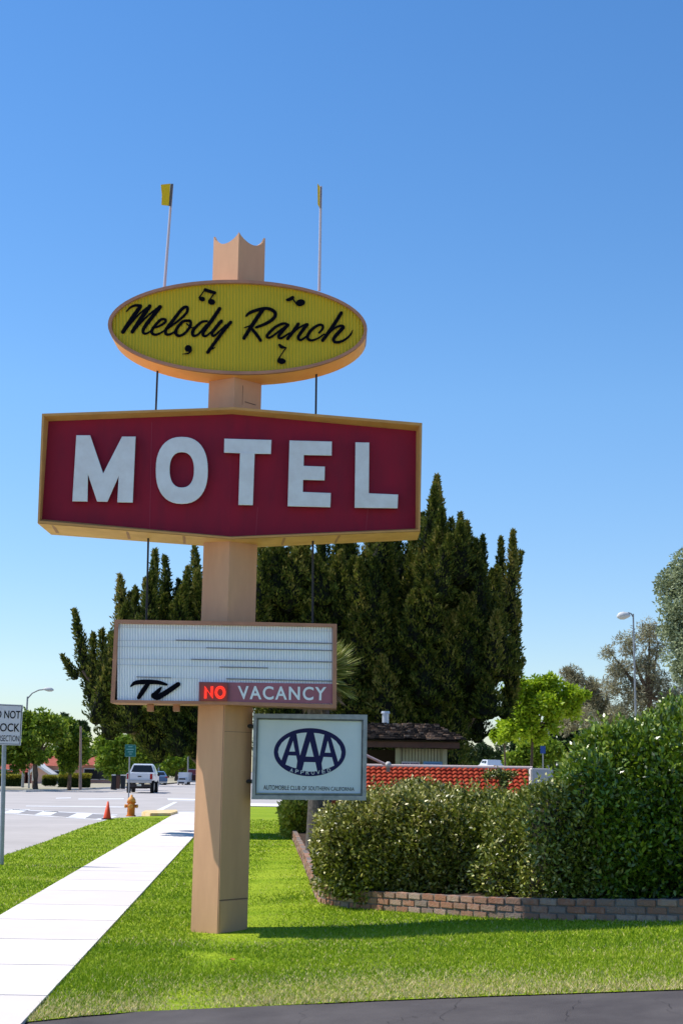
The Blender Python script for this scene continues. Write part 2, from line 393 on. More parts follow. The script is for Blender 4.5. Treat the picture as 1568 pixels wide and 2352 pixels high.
# kerb along the verge
def strip(name, line, wdt, z0, z1, m, kind='structure', side=1):
    mb = MB(); L = [np.array(p, float) for p in line]; V = []
    for i, p in enumerate(L):
        d = L[min(i+1, len(L)-1)]-L[max(i-1, 0)]; d /= np.linalg.norm(d); nn = np.array([-d[1], d[0]])*side
        for q, z in ((p, z0), (p, z1), (p+nn*wdt, z1), (p+nn*wdt, z0)):
            V.append((q[0], q[1], float(gz(q[0], q[1]))+z))
    F = []
    for i in range(len(L)-1):
        for k in range(3): F.append((4*i+k, 4*i+k+1, 4*i+4+k+1, 4*i+4+k))
    F += [(0, 1, 2, 3), (4*(len(L)-1)+3, 4*(len(L)-1)+2, 4*(len(L)-1)+1, 4*(len(L)-1))]
    mb.add(V, F); o = mb.build(name, m, origin=(0, 0, 0)); 
    if kind: o['kind'] = kind
    return o
strip('kerb', [tuple(near)]+kerbline, .09, -.3, -.03, mat('worn kerb', (.30, .27, .24), .9, (.4, .37, .34), 3), side=1)
# blades of grass, thinning out with distance
dl = np.array([p for p in dedge]+[tuple(dext)])
def dist_edge(x, y):
    best = np.full(len(x), 1e9)
    for a, b in zip(dl[:-1], dl[1:]):
        ab = b-a; t = np.clip(((x-a[0])*ab[0]+(y-a[1])*ab[1])/(ab@ab), 0, 1)
        best = np.minimum(best, np.hypot(x-a[0]-t*ab[0], y-a[1]-t*ab[1]))
    return best
def wav(x, y, s, ph=0.):
    return (np.sin(x*s+1.3*np.sin(y*s*.7+ph)+ph)+np.sin(y*s*1.3+1.7*np.sin(x*s*.6)+ph*2)+np.sin((x+y)*s*.8+ph*3))/3
NB = 420000
yy = 1/(1/8.6-rng.random(NB)*(1/8.6-1/44)); xx = (rng.random(NB)*2-1)*.27*yy
ok = inpoly(xx, yy, lawn_poly) | inpoly(xx, yy, verge_poly)
ok |= False
xx, yy = xx[ok], yy[ok]; n = len(xx)
de = dist_edge(xx, yy)
dry = np.clip(1.1-de/(1.1+.9*(wav(xx, yy, 1.7)+.5)), 0, 1)**1.5*.85+.22*np.clip(wav(xx*.6, yy*1.4, 2.7, 2.)-.1, 0, 1)
tintg = np.clip(.36+.22*wav(xx*.5, yy*1.8, 1.6)+.05*wav(xx, yy, 6., 1.)+.22*rng.normal(size=n)*.6, .02, .7)
tintg = np.where(rng.random(n) < dry*.8, .78+.22*rng.random(n), tintg); tintg = np.where(rng.random(n) < .03, .8, tintg)
zz = gz(xx, yy)-.004
hgt = (.010+.022*rng.random(n))*(1+.015*yy); wd = .0022+.00036*yy
ang = rng.random(n)*6.283; le = rng.normal(size=(n, 2))*.55
base = np.stack([xx, yy, zz], 1); dx = np.stack([np.cos(ang), np.sin(ang), 0*ang], 1)*wd[:, None]
tipv = base+np.stack([le[:, 0]*hgt, le[:, 1]*hgt, hgt], 1)
V = np.stack([base-dx, base+dx, tipv], 1).reshape(-1, 3)
M_blade = tint_mat('grass blades', [(0, (.10, .20, .004)), (.35, (.22, .33, .010)), (.65, (.38, .46, .03)), (.78, (.58, .50, .18)), (1, (.76, .62, .36))], .75, .25, spec=.25)
tag(mk('grass', V, np.arange(3*n).reshape(n, 3), M_blade, origin=(0, 0, 0), tint=np.repeat(tintg, 3)), 'short mown green grass, dry and straw coloured along the driveway edge', 'grass', kind='stuff')
# far side of the crossing
far_l = [xy(-160, 1822, 0), xy(0, 1813.5), xy(60, 1815), xy(110, 1814), xy(230, 1809), xy(300, 1806), xy(350, 1803), xy(372, 1800)]
sheet('far_ground', far_l+[(-26, 400), (-300, 400), (-300, far_l[0][1])], 0.004, M_sand, 12)
strip('far_kerb', far_l, .2, -.2, .012, M_kerb)
far_r = [xy(436, 1812), xy(470, 1800)]
yr = xy(600, 1836)[1]
sheet('cross_street_pavement', [(float(ony(swr, yl+1.2)[0])-.4, yl+1.0), (12, yl+1.0), (12, yl+6), (float(ony(swr, yl+6)[0])-.4, yl+6)], .004, M_conc, 6)
sheet('motel_ground', [(1.5, 30), (60, 30), (90, 200), (14, 200), (-.5, yl+12), (1.5, yl+7)], -.05, M_sand, 6)
# road markings
def z4(x, y): return (x*.3, y*.3+1552.3)
marks = [[(110, 1019), (240, 1022), (142, 1052), (20, 1048)], [(350, 1031), (452, 1039), (385, 1069), (265, 1062)], [(600, 1047), (712, 1056), (652, 1092), (522, 1080)], [(842, 1066), (900, 1074), (800, 1108), (728, 1099)],
         [(0, 1016), (900, 1062), (900, 1066), (0, 1020)], [(0, 1047), (760, 1099), (760, 1103), (0, 1051)], [(200, 994), (960, 1001), (960, 1007), (200, 999)], [(600, 940), (950, 938), (950, 944), (600, 946)], [(430, 934), (545, 931), (545, 937), (430, 940)],
         [(1280, 938), (1560, 944), (1560, 955), (1290, 952)], [(1180, 1036), (1330, 966), (1362, 966), (1232, 1036)], [(1240, 1042), (1560, 1040), (1560, 1046), (1240, 1050)]]
mb = MB()
for pl in marks:
    P = [hit(*z4(*q), LV+.006) for q in pl]; mb.add(P, [(0, 1, 2, 3)])
tag(mb.build('road_markings', M_white, origin=(0, 0, 0)), kind='structure')
mb = MB()
for pl in ([(190, 1028), (330, 1037), (275, 1060), (140, 1050)], [(450, 1040), (590, 1050), (520, 1078), (390, 1067)], [(712, 1056), (842, 1066), (790, 1092), (655, 1087)]):
    mb.add([hit(*z4(*q), LV+.004) for q in pl], [(0, 1, 2, 3)])
tag(mb.build('crosswalk_asphalt', mat('dark patch asphalt', (.24, .23, .235), .9, (.3, .28, .28), 1), origin=(0, 0, 0)), kind='structure')
# concrete slab and raised yellow kerb at the corner
Pk = [hit(*z4(*q)) for q in [(1085, 1062), (1110, 1050), (1355, 1044), (1362, 1056), (1310, 1073), (1150, 1073)]]
mb = MB(); mb.prism([(p.x, p.y) for p in Pk], -.12, .09, lambda a, b, d: (a, b, float(gz(a, b))+d))
tag(mb.build('painted_kerb', mat('cream yellow kerb paint', (.66, .42, .13), .7, (.7, .58, .36), 4), origin=None, bevel=.02), 'low cream yellow painted kerb at the sidewalk corner behind the hydrant', 'kerb')
# ================================================================ MOTEL SIGN
M_tan = mat('tan painted metal', (.66, .37, .205), .62, (.55, .30, .165), 2.2, bump=.08, bscale=30, lo=.3, hi=.7, stretch=(1.5, 1.5, .35))
M_trim = mat('ochre painted trim', (.62, .32, .10), .55, (.50, .25, .08), 5, lo=.35, hi=.8)
M_trimp = mat('dusty brown trim', (.50, .24, .15), .6, (.40, .19, .12), 5)
M_red = mat('dark red sign panel', (.29, .008, .028), .6, (.22, .009, .027), 2.5, bump=.05, bscale=20, stretch=(2, 2, .6))
M_letter = mat('white letter enamel', (.76, .77, .76), .5, (.68, .67, .65), 6)
M_black = mat('black sign paint', (.004, .004, .008), .9, spec=.05)
M_steel = mat('galvanised steel', (.35, .35, .36), .45, (.25, .25, .26), 8, metal=.7)
M_dark = mat('dark iron', (.04, .035, .035), .6)
P0 = hit(501, 2149); X0, Y0 = P0.x, P0.y
root = empty('motel_sign', P0, 'tall tan roadside motel sign with yellow oval, red MOTEL board and white letter board', 'sign')
def fm(mL, mR, y0, x0=None):
    x0 = X0 if x0 is None else x0
    def f(u, v, off=0.):
        d = ray(u, v); kx, kz = d.x/d.y, d.z/d.y
        yb = y0-off
        y = (yb-mR*x0)/(1-mR*kx)
        if y*kx < x0: y = (yb-mL*x0)/(1-mL*kx)
        return Vector((kx*y, y, CH+kz*y))
    return f
FS = fm(-.05, .13, Y0-.14)
# pole, open crest with scalloped top
cF = Vector((X0, Y0)); cL = aty(438, 2146, Y0+.26); cR = aty(568, 2131, Y0+.32)
cL = Vector((cL.x, cL.y)); cR = Vector((cR.x, cR.y)); cB = cL+cR-cF
zt = {'F': aty(554, 533, Y0).z, 'L': aty(497, 544, cL.y).z, 'R': aty(613, 547, cR.y).z}
zB = zt['L']; zlow = aty(524, 559, (Y0+cL.y)/2).z
corners = [(cL, zt['L']), (cF, zt['F']), (cR, zt['R']), (cB, zB)]
cen = (cL+cR)/2
mb = MB(); out = []; inn = []
for i in range(4):
    a, za = corners[i]; b, zb = corners[(i+1) % 4]
    for k in range(12):
        t = k/12; p = a.lerp(b, t); s = 4*t*(1-t); lin = za*(1-t)+zb*t
        z = lin - (lin-zlow)*(s**.8)
        out.append((p, z)); inn.append((p.lerp(cen, .07), z))
n = len(out); V = [(p.x, p.y, P0.z-.25) for p, z in out]+[(p.x, p.y, z) for p, z in out]+[(p.x, p.y, z) for p, z in inn]+[(p.x, p.y, zlow-.7) for p, z in inn]
F = []
for i in range(n):
    j = (i+1) % n
    F += [(i, j, n+j, n+i), (n+i, n+j, 2*n+j, 2*n+i), (2*n+i, 2*n+j, 3*n+j, 3*n+i)]
F.append(tuple(range(3*n, 4*n)))
mb.add(V, F); pole = mb.build('pole', M_tan, root)
# seams and the access panel of the pole base
M_seam = mat('seam paint', (.2, .12, .075), .8)
def onface(a, b, t, off=.004):
    p = a.lerp(b, t); d = (b-a).normalized(); nn = Vector((d.y, -d.x)); p = p+nn*off; return p
def plate(mb, a, b, t0, t1, z0, z1, off=.003, th=.004):
    V = []
    for o_ in (off, off+th):
        for t, z in ((t0, z0), (t1, z0), (t1, z1), (t0, z1)):
            p = onface(a, b, t, o_); V.append((p.x, p.y, z))
    mb.add(V, [(0, 1, 2, 3), (4, 5, 6, 7), (0, 1, 5, 4), (1, 2, 6, 5), (2, 3, 7, 6), (3, 0, 4, 7)])
z0 = P0.z
mb = MB(); plate(mb, cF, cR, .03, .96, z0+.02, z0+.33, .002, .006); mb.build('access_panel', M_tan, pole, bevel=.002)
for (a, b, t0, t1, za, zb) in ((cF, cR, .0, 1., z0+.335, z0+.345), (cF, cR, .02, .98, z0+2.02, z0+2.024), (cL, cF, .02, .98, z0+2.6, z0+2.604), (cF, cR, .3, .31, aty(575, 925, Y0).z, aty(575, 880, Y0).z), (cF, cR, .4, .8, aty(575, 917, Y0).z, aty(575, 915, Y0).z), (cL, cF, .965, .975, z0, z0+3)):
    mb = MB(); plate(mb, a, b, t0, t1, za, zb, .001, .002); mb.build('seam', M_seam, pole)
# generic cabinet: outer outline, inner outline, recess, depth on the left and right side
def cabinet(name, outer, inner, recess, dep, mtrim, msoff=None, parent=root, f=FS, panel_uv=None):
    n = len(outer); V = []
    fo = [f(u, v, 0) for u, v in outer]; fi = [f(u, v, 0) for u, v in inner]; fr = [f(u, v, 0)+Vector((0, recess, 0)) for u, v in inner]
    bk = []
    for (u, v), p in zip(outer, fo):
        bk.append(p+Vector((0, dep(u), 0)))
    if panel_uv: fr = [f(u, v, -recess) for u, v in panel_uv]
    V = fo+fi+fr+bk; F = []
    for i in range(n):
        j = (i+1) % n
        F += [(i, j, n+j, n+i), (n+i, n+j, 2*n+j, 2*n+i), (i, j, 3*n+j, 3*n+i)]
    # back rim and back panel
    F.append(tuple(range(3*n, 4*n)))
    mb = MB(); mb.add(V, F); return mb.build(name, mtrim, parent), fr
def panel(name, outline, f, rec, m, parent, nx_=60):
    """flat panel filling an outline whose top and bottom are functions of u"""
    P = [f(u, v, 0)+Vector((0, rec, 0)) for u, v in outline]
    n = len(P); return mk(name, P, [tuple(range(n))], m, parent)
# ---- MOTEL board
def dens(pts, k=10):
    o_ = []
    for i in range(len(pts)):
        a, b = np.array(pts[i], float), np.array(pts[(i+1) % len(pts)], float)
        o_ += [tuple(a+(b-a)*t/k) for t in range(k)]
    return o_
mo = [(97, 950), (538, 935), (969, 971.5), (964.5, 1220), (530, 1238), (87, 1201.5)]
mi = [(112, 968), (533, 951.5), (955, 990), (953.5, 1214), (528, 1232), (97, 1192.5)]; ml = [(102, 955.5), (537, 940.5), (963.5, 977.5), (960, 1216), (529.5, 1233.5), (91.5, 1196)]
cab, fr = cabinet('motel_board', mo, ml, .13, lambda u: .72 if u < 300 else (.60 if u < 700 else .56), M_trim, panel_uv=mi)
tag(cab, 'six sided dark red board with an ochre frame and white MOTEL letters')
so = [FS(u, v, 0) for u, v in mo]
for (i, j, di, dj) in ((3, 4, .56, .60), (4, 5, .60, .72)):
    dn_ = Vector((0, 0, -.003)); mk('soffit', [so[i]+dn_+Vector((0, .004, 0)), so[j]+dn_+Vector((0, .004, 0)), so[j]+dn_+Vector((0, dj-.004, 0)), so[i]+dn_+Vector((0, di-.004, 0))], [(0, 1, 2, 3)], mat('bounce-lit ochre soffit', (.84, .48, .19), .6, (.70, .38, .14), 4), cab)  # soffit skin in brighter ochre, ground bounce light painted in
P = [p+Vector((0, -.004, 0)) for p in fr]
mk('panel', P, [(0, 1, 4, 5), (1, 2, 3, 4)], M_red, cab)
f_m = lambda u, v, h=0.: FS(u, v, -.124+h)
def z2(x, y): return (x*.6+62.7, y*.6+909.4)
def oval(cx, cy, rx, ry, p=2.35, n=40):
    return [(cx+rx*math.copysign(abs(math.cos(a))**(2/p), math.cos(a)), cy+ry*math.copysign(abs(math.sin(a))**(2/p), math.sin(a))) for a in np.linspace(0, 2*math.pi, n, endpoint=False)]
LET = [[[(191, 153), (240, 153), (291, 303), (365, 158), (413, 158), (402, 406), (348, 405), (354, 294), (306, 403), (270, 402), (231, 286), (229, 402), (176, 401)]],
       [oval(592, 285, 97, 126), oval(592, 283, 49, 70)],
       [[(757, 166), (932, 171), (930, 220), (868, 219), (861, 416), (811, 415), (817, 217), (756, 215)]],
       [[(1006, 173), (1163, 177), (1162, 226), (1056, 224), (1055, 270), (1136, 273), (1135, 321), (1053, 319), (1052, 370), (1159, 374), (1157, 424), (999, 420)]],
       [[(1258, 180), (1306, 181), (1304, 375), (1416, 380), (1414, 428), (1255, 426)]]]
for L in LET:
    sp = [[z2(*p) for p in s] for s in L]
    shape2d('letter', sp, lambda x, y, h: f_m(x, y, .01+h*.0043), 15, M_letter, cab, bevel=1.6)
M_joint = mat('panel joint', (.34, .05, .08), .6)
for x0_, ya, yb in ((477, 100, 510), (882, 425, 540), (1303, 430, 520)):
    a = z2(x0_, ya); b = z2(x0_-8, yb)
    V = [f_m(a[0]-.5, a[1], .003), f_m(a[0]+.5, a[1], .003), f_m(b[0]+.5, b[1], .003), f_m(b[0]-.5, b[1], .003)]; mb = MB(); mb.add(V, [(0, 1, 2, 3)]); mb.build('panel_joint', M_joint, cab)
for (x, y, w_) in ((88, 512, 3), (590, 552, 2.5), (372, 538, 2.5), (975, 562, 2.2), (1185, 570, 2.2)):
    a = z2(x, y); ve = 1201.5+(a[0]-87)*36.5/443 if a[0] < 530 else 1238-(a[0]-530)*18/434.5; p = FS(a[0], ve, 0)+Vector((0, .29, -.003)); mb = MB(); mb.box(p, (.012*w_, .5, .004), .1); mb.build('soffit_seam', M_trimp, cab)
# ---- yellow oval
def ell(cx, cy, rx, ry, tilt=.018, n=72):
    return [(cx+rx*math.cos(a), cy+ry*math.sin(a)+tilt*rx*math.cos(a)) for a in np.linspace(0, 2*math.pi, n, endpoint=False)]
FO = fm(-.05, .10, Y0-.10)
oc, fr = cabinet('oval_board', ell(545.5, 751, 297.5, 108.5), ell(546, 751, 290, 101.5), .05, lambda u: .44, M_trimp, f=FO)
tag(oc, 'yellow ribbed oval board with black script lettering and music notes')
M_sof = mat('bounce-lit peach soffit', (.95, .46, .13), .6, (.88, .38, .10), 4)  # light bounced from the ground is painted into this brighter colour
# soffit skin, slightly proud of the rim
eo = ell(545.5, 751, 297.7, 108.7)
V = []; F = []
for u, v in eo:
    p = FO(u, v, 0); V += [p+Vector((0, .03, 0)), p+Vector((0, .43, 0))]
V = [Vector(v) + Vector((0, 0, -.002)) for v in V]
F = [(2*i, 2*i+1, 2*((i+1) % 72)+1, 2*((i+1) % 72)) for i in range(2, 34)]
mk('soffit', V, F, M_sof, oc)
def ribbed(name, uvbound, rib, f, rec, m, parent, amp=.006, seed=0):
    """corrugated face: uvbound(u)->(vtop,vbottom); each rib a shallow ridge"""
    u0, u1 = uvbound[1]; nb = int((u1-u0)/rib); V = []; F = []
    T = []
    for i in range(nb*4+1):
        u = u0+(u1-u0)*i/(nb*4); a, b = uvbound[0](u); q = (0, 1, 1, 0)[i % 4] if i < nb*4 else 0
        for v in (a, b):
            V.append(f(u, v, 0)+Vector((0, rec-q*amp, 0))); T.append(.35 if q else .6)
    for i in range(nb*4): F.append((2*i, 2*i+1, 2*i+3, 2*i+2))
    return mk(name, V, F, m, parent, tint=T)
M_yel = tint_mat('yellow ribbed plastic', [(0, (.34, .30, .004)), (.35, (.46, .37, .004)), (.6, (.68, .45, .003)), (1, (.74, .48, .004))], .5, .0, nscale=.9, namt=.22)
bnd = lambda u: (751+.018*(u-546)-102*math.sqrt(max(0, 1-((u-546)/290)**2)), 751+.018*(u-546)+102*math.sqrt(max(0, 1-((u-546)/290)**2)))
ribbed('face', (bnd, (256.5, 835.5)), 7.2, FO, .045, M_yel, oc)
fo = lambda u, v, h=0.: FO(u, v, -.035+h)
zA = lambda P, s=1.: [(x*.18+266.6, y*.18+674.2, w_*.18) for x, y, w_ in P]
zB = lambda P: [(x*.18+541, y*.18+666.4, w_*.18) for x, y, w_ in P]
strk = [zA([(135, 232, 14), (175, 185, 26), (245, 152, 34), (315, 158, 44)]), zA([(312, 165, 50), (200, 325, 56), (90, 490, 52)]), zA([(110, 480, 18), (300, 260, 22), (438, 152, 26)]), zA([(432, 160, 50), (320, 320, 56), (210, 488, 50)]),
        zA([(225, 480, 18), (400, 290, 24), (560, 162, 26)]), zA([(563, 170, 52), (470, 290, 52), (385, 400, 50), (345, 475, 40), (365, 512, 32), (420, 495, 24), (480, 445, 18)]),
        zA([(470, 440, 24), (560, 412, 30), (630, 362, 34), (625, 330, 34), (570, 335, 36), (490, 420, 38), (455, 490, 38), (495, 525, 34), (565, 505, 26), (650, 450, 18)]),
        zA([(640, 460, 22), (760, 375, 28), (880, 270, 34), (915, 205, 38), (895, 170, 40), (835, 205, 42), (730, 340, 46), (640, 460, 44), (640, 515, 40), (690, 520, 30), (775, 470, 20)]),
        zA([(930, 348, 34), (860, 355, 38), (780, 440, 42), (765, 510, 42), (810, 540, 36), (885, 500, 34), (950, 410, 38), (945, 350, 36), (900, 345, 30)]), zA([(905, 385, 20), (960, 435, 20), (1030, 425, 18)]),
        zA([(1160, 352, 30), (1090, 365, 34), (995, 455, 42), (975, 515, 42), (1005, 540, 34), (1060, 510, 28), (1150, 400, 24)]), zA([(1322, 192, 48), (1230, 330, 50), (1130, 465, 48), (1110, 525, 40), (1150, 540, 30), (1225, 480, 22)]),
        zA([(1343, 352, 46), (1270, 440, 46), (1225, 505, 40), (1250, 540, 32), (1330, 470, 24), (1400, 400, 20)]), zA([(1462, 365, 44), (1330, 530, 46), (1170, 750, 44)]), zA([(1175, 752, 20), (1215, 715, 18), (1262, 688, 12)]),
        zB([(135, 330, 26), (180, 290, 40), (260, 258, 42), (370, 232, 40), (460, 250, 44), (508, 300, 46), (480, 365, 46), (390, 425, 42), (265, 475, 34)]), zB([(350, 245, 52), (230, 420, 52), (108, 612, 46)]), zB([(195, 480, 34), (260, 555, 42), (320, 642, 40)]), zB([(115, 478, 16), (185, 455, 22)]),
        zB([(672, 440, 30), (610, 425, 34), (510, 470, 38), (415, 560, 40), (405, 600, 36), (450, 600, 30), (560, 520, 28), (650, 450, 24)]), zB([(668, 445, 42), (600, 520, 44), (550, 590, 40), (585, 612, 32), (690, 545, 22)]),
        zB([(800, 432, 44), (740, 520, 46), (665, 620, 42)]), zB([(690, 590, 20), (800, 485, 24), (905, 432, 30)]), zB([(915, 440, 42), (850, 520, 44), (800, 600, 40), (835, 635, 32), (930, 570, 22)]),
        zB([(1065, 545, 26), (1110, 490, 32), (1105, 448, 34), (1050, 448, 34), (955, 520, 42), (918, 600, 42), (955, 640, 34), (1040, 620, 26), (1130, 560, 18)]),
        zB([(1348, 290, 46), (1240, 460, 48), (1112, 640, 46)]), zB([(1140, 605, 20), (1250, 495, 26), (1335, 455, 34), (1372, 475, 44), (1310, 545, 48), (1250, 620, 44), (1275, 665, 38), (1370, 645, 32), (1455, 580, 26), (1492, 512, 14)])]
mb = MB()
for i, s in enumerate(strk): brush(mb, s, fo, .0015+.0006*i)
mb.build('lettering', M_black, oc)
z1 = lambda x, y: (x*.42+219.5, y*.42+392)
def nt_(heads, strokes, sc, i0):
    mb = MB()
    for i, (x, y, rx, ry, ro) in enumerate(heads):
        u, v = sc(x, y); k = .42 if sc is z1 else .18; blob(mb, u, v, rx*k, ry*k, ro, fo, .012+.0006*(i+i0))
    for j, st in enumerate(strokes):
        k = .42 if sc is z1 else .18
        brush(mb, [(*sc(x, y), w_*k) for x, y, w_ in st], fo, .016+.0006*(j+i0))
    mb.build('music_note', M_black, oc)
za = lambda x, y: (x*.18+266.6, y*.18+674.2)
zb = lambda x, y: (x*.18+541, y*.18+666.4)
nt_([(583, 702, 17, 13, .2), (635, 718, 20, 16, .1)], [[(567, 695, 9), (583, 672, 7), (600, 648, 7)], [(620, 712, 9), (636, 690, 8), (652, 664, 9)], [(600, 652, 20), (652, 668, 18)]], z1, 0)
nt_([(1120, 722, 26, 19, -.2)], [[(1102, 732, 8), (1088, 715, 8), (1072, 690, 8)], [(1045, 706, 12), (1060, 704, 20), (1078, 694, 20)]], z1, 4)
nt_([(922, 700, 46, 44, 0)], [[(962, 720, 24), (925, 762, 22), (850, 772, 10)]], za, 8)
nt_([(585, 905, 56, 38, .1)], [[(545, 885, 22), (585, 820, 16), (645, 735, 16)], [(560, 700, 34), (590, 725, 46), (645, 735, 16)]], zb, 12)
# ---- white letter board
FQ = fm(-.05, .13, Y0-.14)
z6 = lambda x, y: (x*.34+250.9, y*.34+1395.5)
qo = [(264, 1423), (521, 1427), (773.5, 1433), (772.5, 1627), (523, 1618.5), (254, 1614)]
qi = [(272, 1432), (521, 1436), (764.3, 1440), (763.5, 1618), (521, 1611), (263.5, 1607.5)]
qb, fr = cabinet('letter_board', qo, qi, .04, lambda u: .42, M_trimp, f=FQ)
tag(qb, 'white ribbed letter board with empty rails, TV script and NO VACANCY panel')
vt = lambda u: 1432+(u-272)*4/249 if u < 521 else 1436+(u-521)*4/243
vb = lambda u: 1607.5+(u-263.5)*3.5/257 if u < 521 else 1611+(u-521)*7/243
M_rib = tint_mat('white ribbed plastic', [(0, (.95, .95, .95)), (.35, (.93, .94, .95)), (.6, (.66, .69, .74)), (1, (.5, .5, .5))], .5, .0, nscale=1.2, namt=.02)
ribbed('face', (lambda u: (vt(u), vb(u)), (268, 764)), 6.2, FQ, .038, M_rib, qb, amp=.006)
fq = lambda u, v, h=0.: FQ(u, v, -.028+h)
M_rail = mat('grey letter rail', (.24, .24, .26), .6); M_crail = mat('clear rail', (.55, .57, .60), .5)
def bar(mb, a, b, w_, f, h, n=8):
    V = []; F = []
    for i in range(n+1):
        t = i/n; u, v = a[0]+(b[0]-a[0])*t, a[1]+(b[1]-a[1])*t
        V += [f(u, v-w_/2, h), f(u, v+w_/2, h), f(u, v+w_/2, h-.008), f(u, v-w_/2, h-.008)]
    for i in range(n):
        for k in range(4): F.append((4*i+k, 4*i+(k+1) % 4, 4*i+4+(k+1) % 4, 4*i+4+k))
    mb.add(V, F)
for a, b, w_ in (((450, 220), (1505, 242), 2.6), ((655, 272), (1505, 290), 2.2), ((555, 350), (1505, 368), 2.6), ((745, 401), (1072, 408), 2.4), ((185, 468), (420, 475), 2.), ((790, 481), (1505, 497), 2.8)):
    mb = MB(); bar(mb, z6(*a), z6(*b), w_, fq, .008); mb.build('letter_rail', M_rail, qb)
for a, b, w_ in (((60, 132), (1505, 160), .6), ((60, 222), (450, 222), .9), ((58, 264), (655, 272), 1.0), ((56, 345), (555, 350), .9), ((52, 385), (745, 401), .8), ((1072, 408), (1505, 414), .8), ((420, 475), (610, 480), .7)):
    mb = MB(); bar(mb, z6(*a), z6(*b), w_, fq, .006); mb.build('clear_rail', M_crail, qb)
mb = MB()
for i, s in enumerate([[(148, 531, 12), (180, 508, 28), (250, 502, 32), (330, 506, 28), (388, 520, 16)], [(268, 508, 26), (235, 555, 34), (200, 608, 26)], [(352, 540, 12), (335, 560, 26), (300, 597, 36)], [(300, 592, 34), (325, 606, 38), (375, 580, 36), (467, 518, 32)]]):
    brush(mb, [(*z6(x, y), w_*.34) for x, y, w_ in s], fq, .012+.0008*i)
mb.build('lettering', M_black, qb)
rs = [z6(606, 502), z6(800, 505), z6(1509, 515), z6(1509, 650), z6(800, 637), z6(604, 634)]
mb = MB(); V = [fq(*p, .012) for p in rs]+[fq(*p, -.012) for p in rs]
mb.add(V, [(0, 1, 4, 5), (1, 2, 3, 4)]+[(i, (i+1) % 6, 6+(i+1) % 6, 6+i) for i in range(6)])
vp = mb.build('vacancy_panel', mat('faded maroon panel', (.40, .14, .18), .5, (.33, .12, .15), 5), qb)
text_on('lettering', 'VACANCY', [z6(868, 528), z6(1466, 536), z6(1462, 628), z6(872, 619)], lambda u, v, h: fq(u, v, h), .020, mat('frosted white letters', (.82, .84, .88), .5), vp, bold=.02, space=1.18)
bx_ = [z6(612, 504), z6(802, 506), z6(800, 634), z6(614, 630)]
mb = MB(); V = [fq(*p, .05) for p in bx_]+[fq(*p, .0) for p in bx_]
mb.add(V, [(0, 1, 2, 3)]+[(i, (i+1) % 4, 4+(i+1) % 4, 4+i) for i in range(4)])
mb.build('neon_box', mat('maroon neon box', (.30, .07, .06), .5, (.22, .08, .07), 6), qb, bevel=.004)
mb = MB()
def neon(pts):
    mb.tube([fq(*z6(x, y), .068) for x, y in pts], .006, 8)
neon([(645, 614), (645, 532), (700, 612), (700, 532)])
neon([(655, 614), (655, 545)]); neon([(690, 600), (690, 532)])
neon([(750+33*math.cos(a), 573+40*math.sin(a)) for a in np.linspace(0, 2*math.pi, 25)])
neon([(750+23*math.cos(a), 573+29*math.sin(a)) for a in np.linspace(0, 2*math.pi, 21)])
mb.build('neon_tube', mat('lit red neon tube', (.5, .03, .02), .3, emit=(1, .04, .02, .95)), qb)
for x in (262, 440): p = FQ(*z6(x, 672), 0); mb = MB(); mb.box(p+Vector((0, .2, .0)), (.06, .1, .07)); mb.build('bracket', M_trimp, qb)
# ---- tie rods and flags
def rod(u, v0, v1, dy, m=M_dark, r=.011, u1=None):
    p = aty(u, v0, Y0+dy); q = aty(u1 if u1 is not None else u, v1, Y0+dy)
    mb = MB(); mb.tube([p, q], r, 8); return mb.build('tie_rod', m, root)
rod(362.5, 840, 950, .3, u1=358); rod(726.5, 850, 960, .3, u1=725)
rod(341.5, 1215, 1432, .3, u1=336.5); rod(718.5, 1235, 1440, .3, u1=717.5)
M_rod = mat('painted flag rod', (.55, .48, .5), .5)
for (u0, v0, u1, v1, fl) in ((378, 660, 396, 424, 0), (733, 668, 737, 428, 1)):
    p = aty(u0, v0, Y0+.12); q = aty(u1, v1, Y0+.12)
    mb = MB(); mb.tube([p, q], [.016, .013], 8); fr_ = mb.build('flag_rod', M_rod, root)
    mb = MB()
    if fl == 0: pts = [(369.5, 424), (392, 421.5), (388, 473), (371, 471), (372, 448)]
    else: pts = [(729, 421), (734.5, 428), (734, 478), (729.5, 470)]
    mb.prism(pts, Y0-.01, Y0+.02, lambda a, b, d: aty(a, b, d)); mb.build('flag', mat('yellow enamel flag', (.78, .50, .01), .45), fr_, bevel=.003)
    mb = MB(); e = 6 if fl == 0 else 2.6
    pts = [(u1-3.5, 422), (u1-3.5+e, 422), (u1-8+e, 474), (u1-8.5, 473)] if fl == 0 else [(735.2, 429), (738, 430), (737, 478), (734.6, 479)]
    mb.prism(pts, Y0+.02, Y0+.10, lambda a, b, d: aty(a, b, d)); mb.build('flag_bracket', mat('grey flag bracket', (.16, .15, .17), .6), fr_)
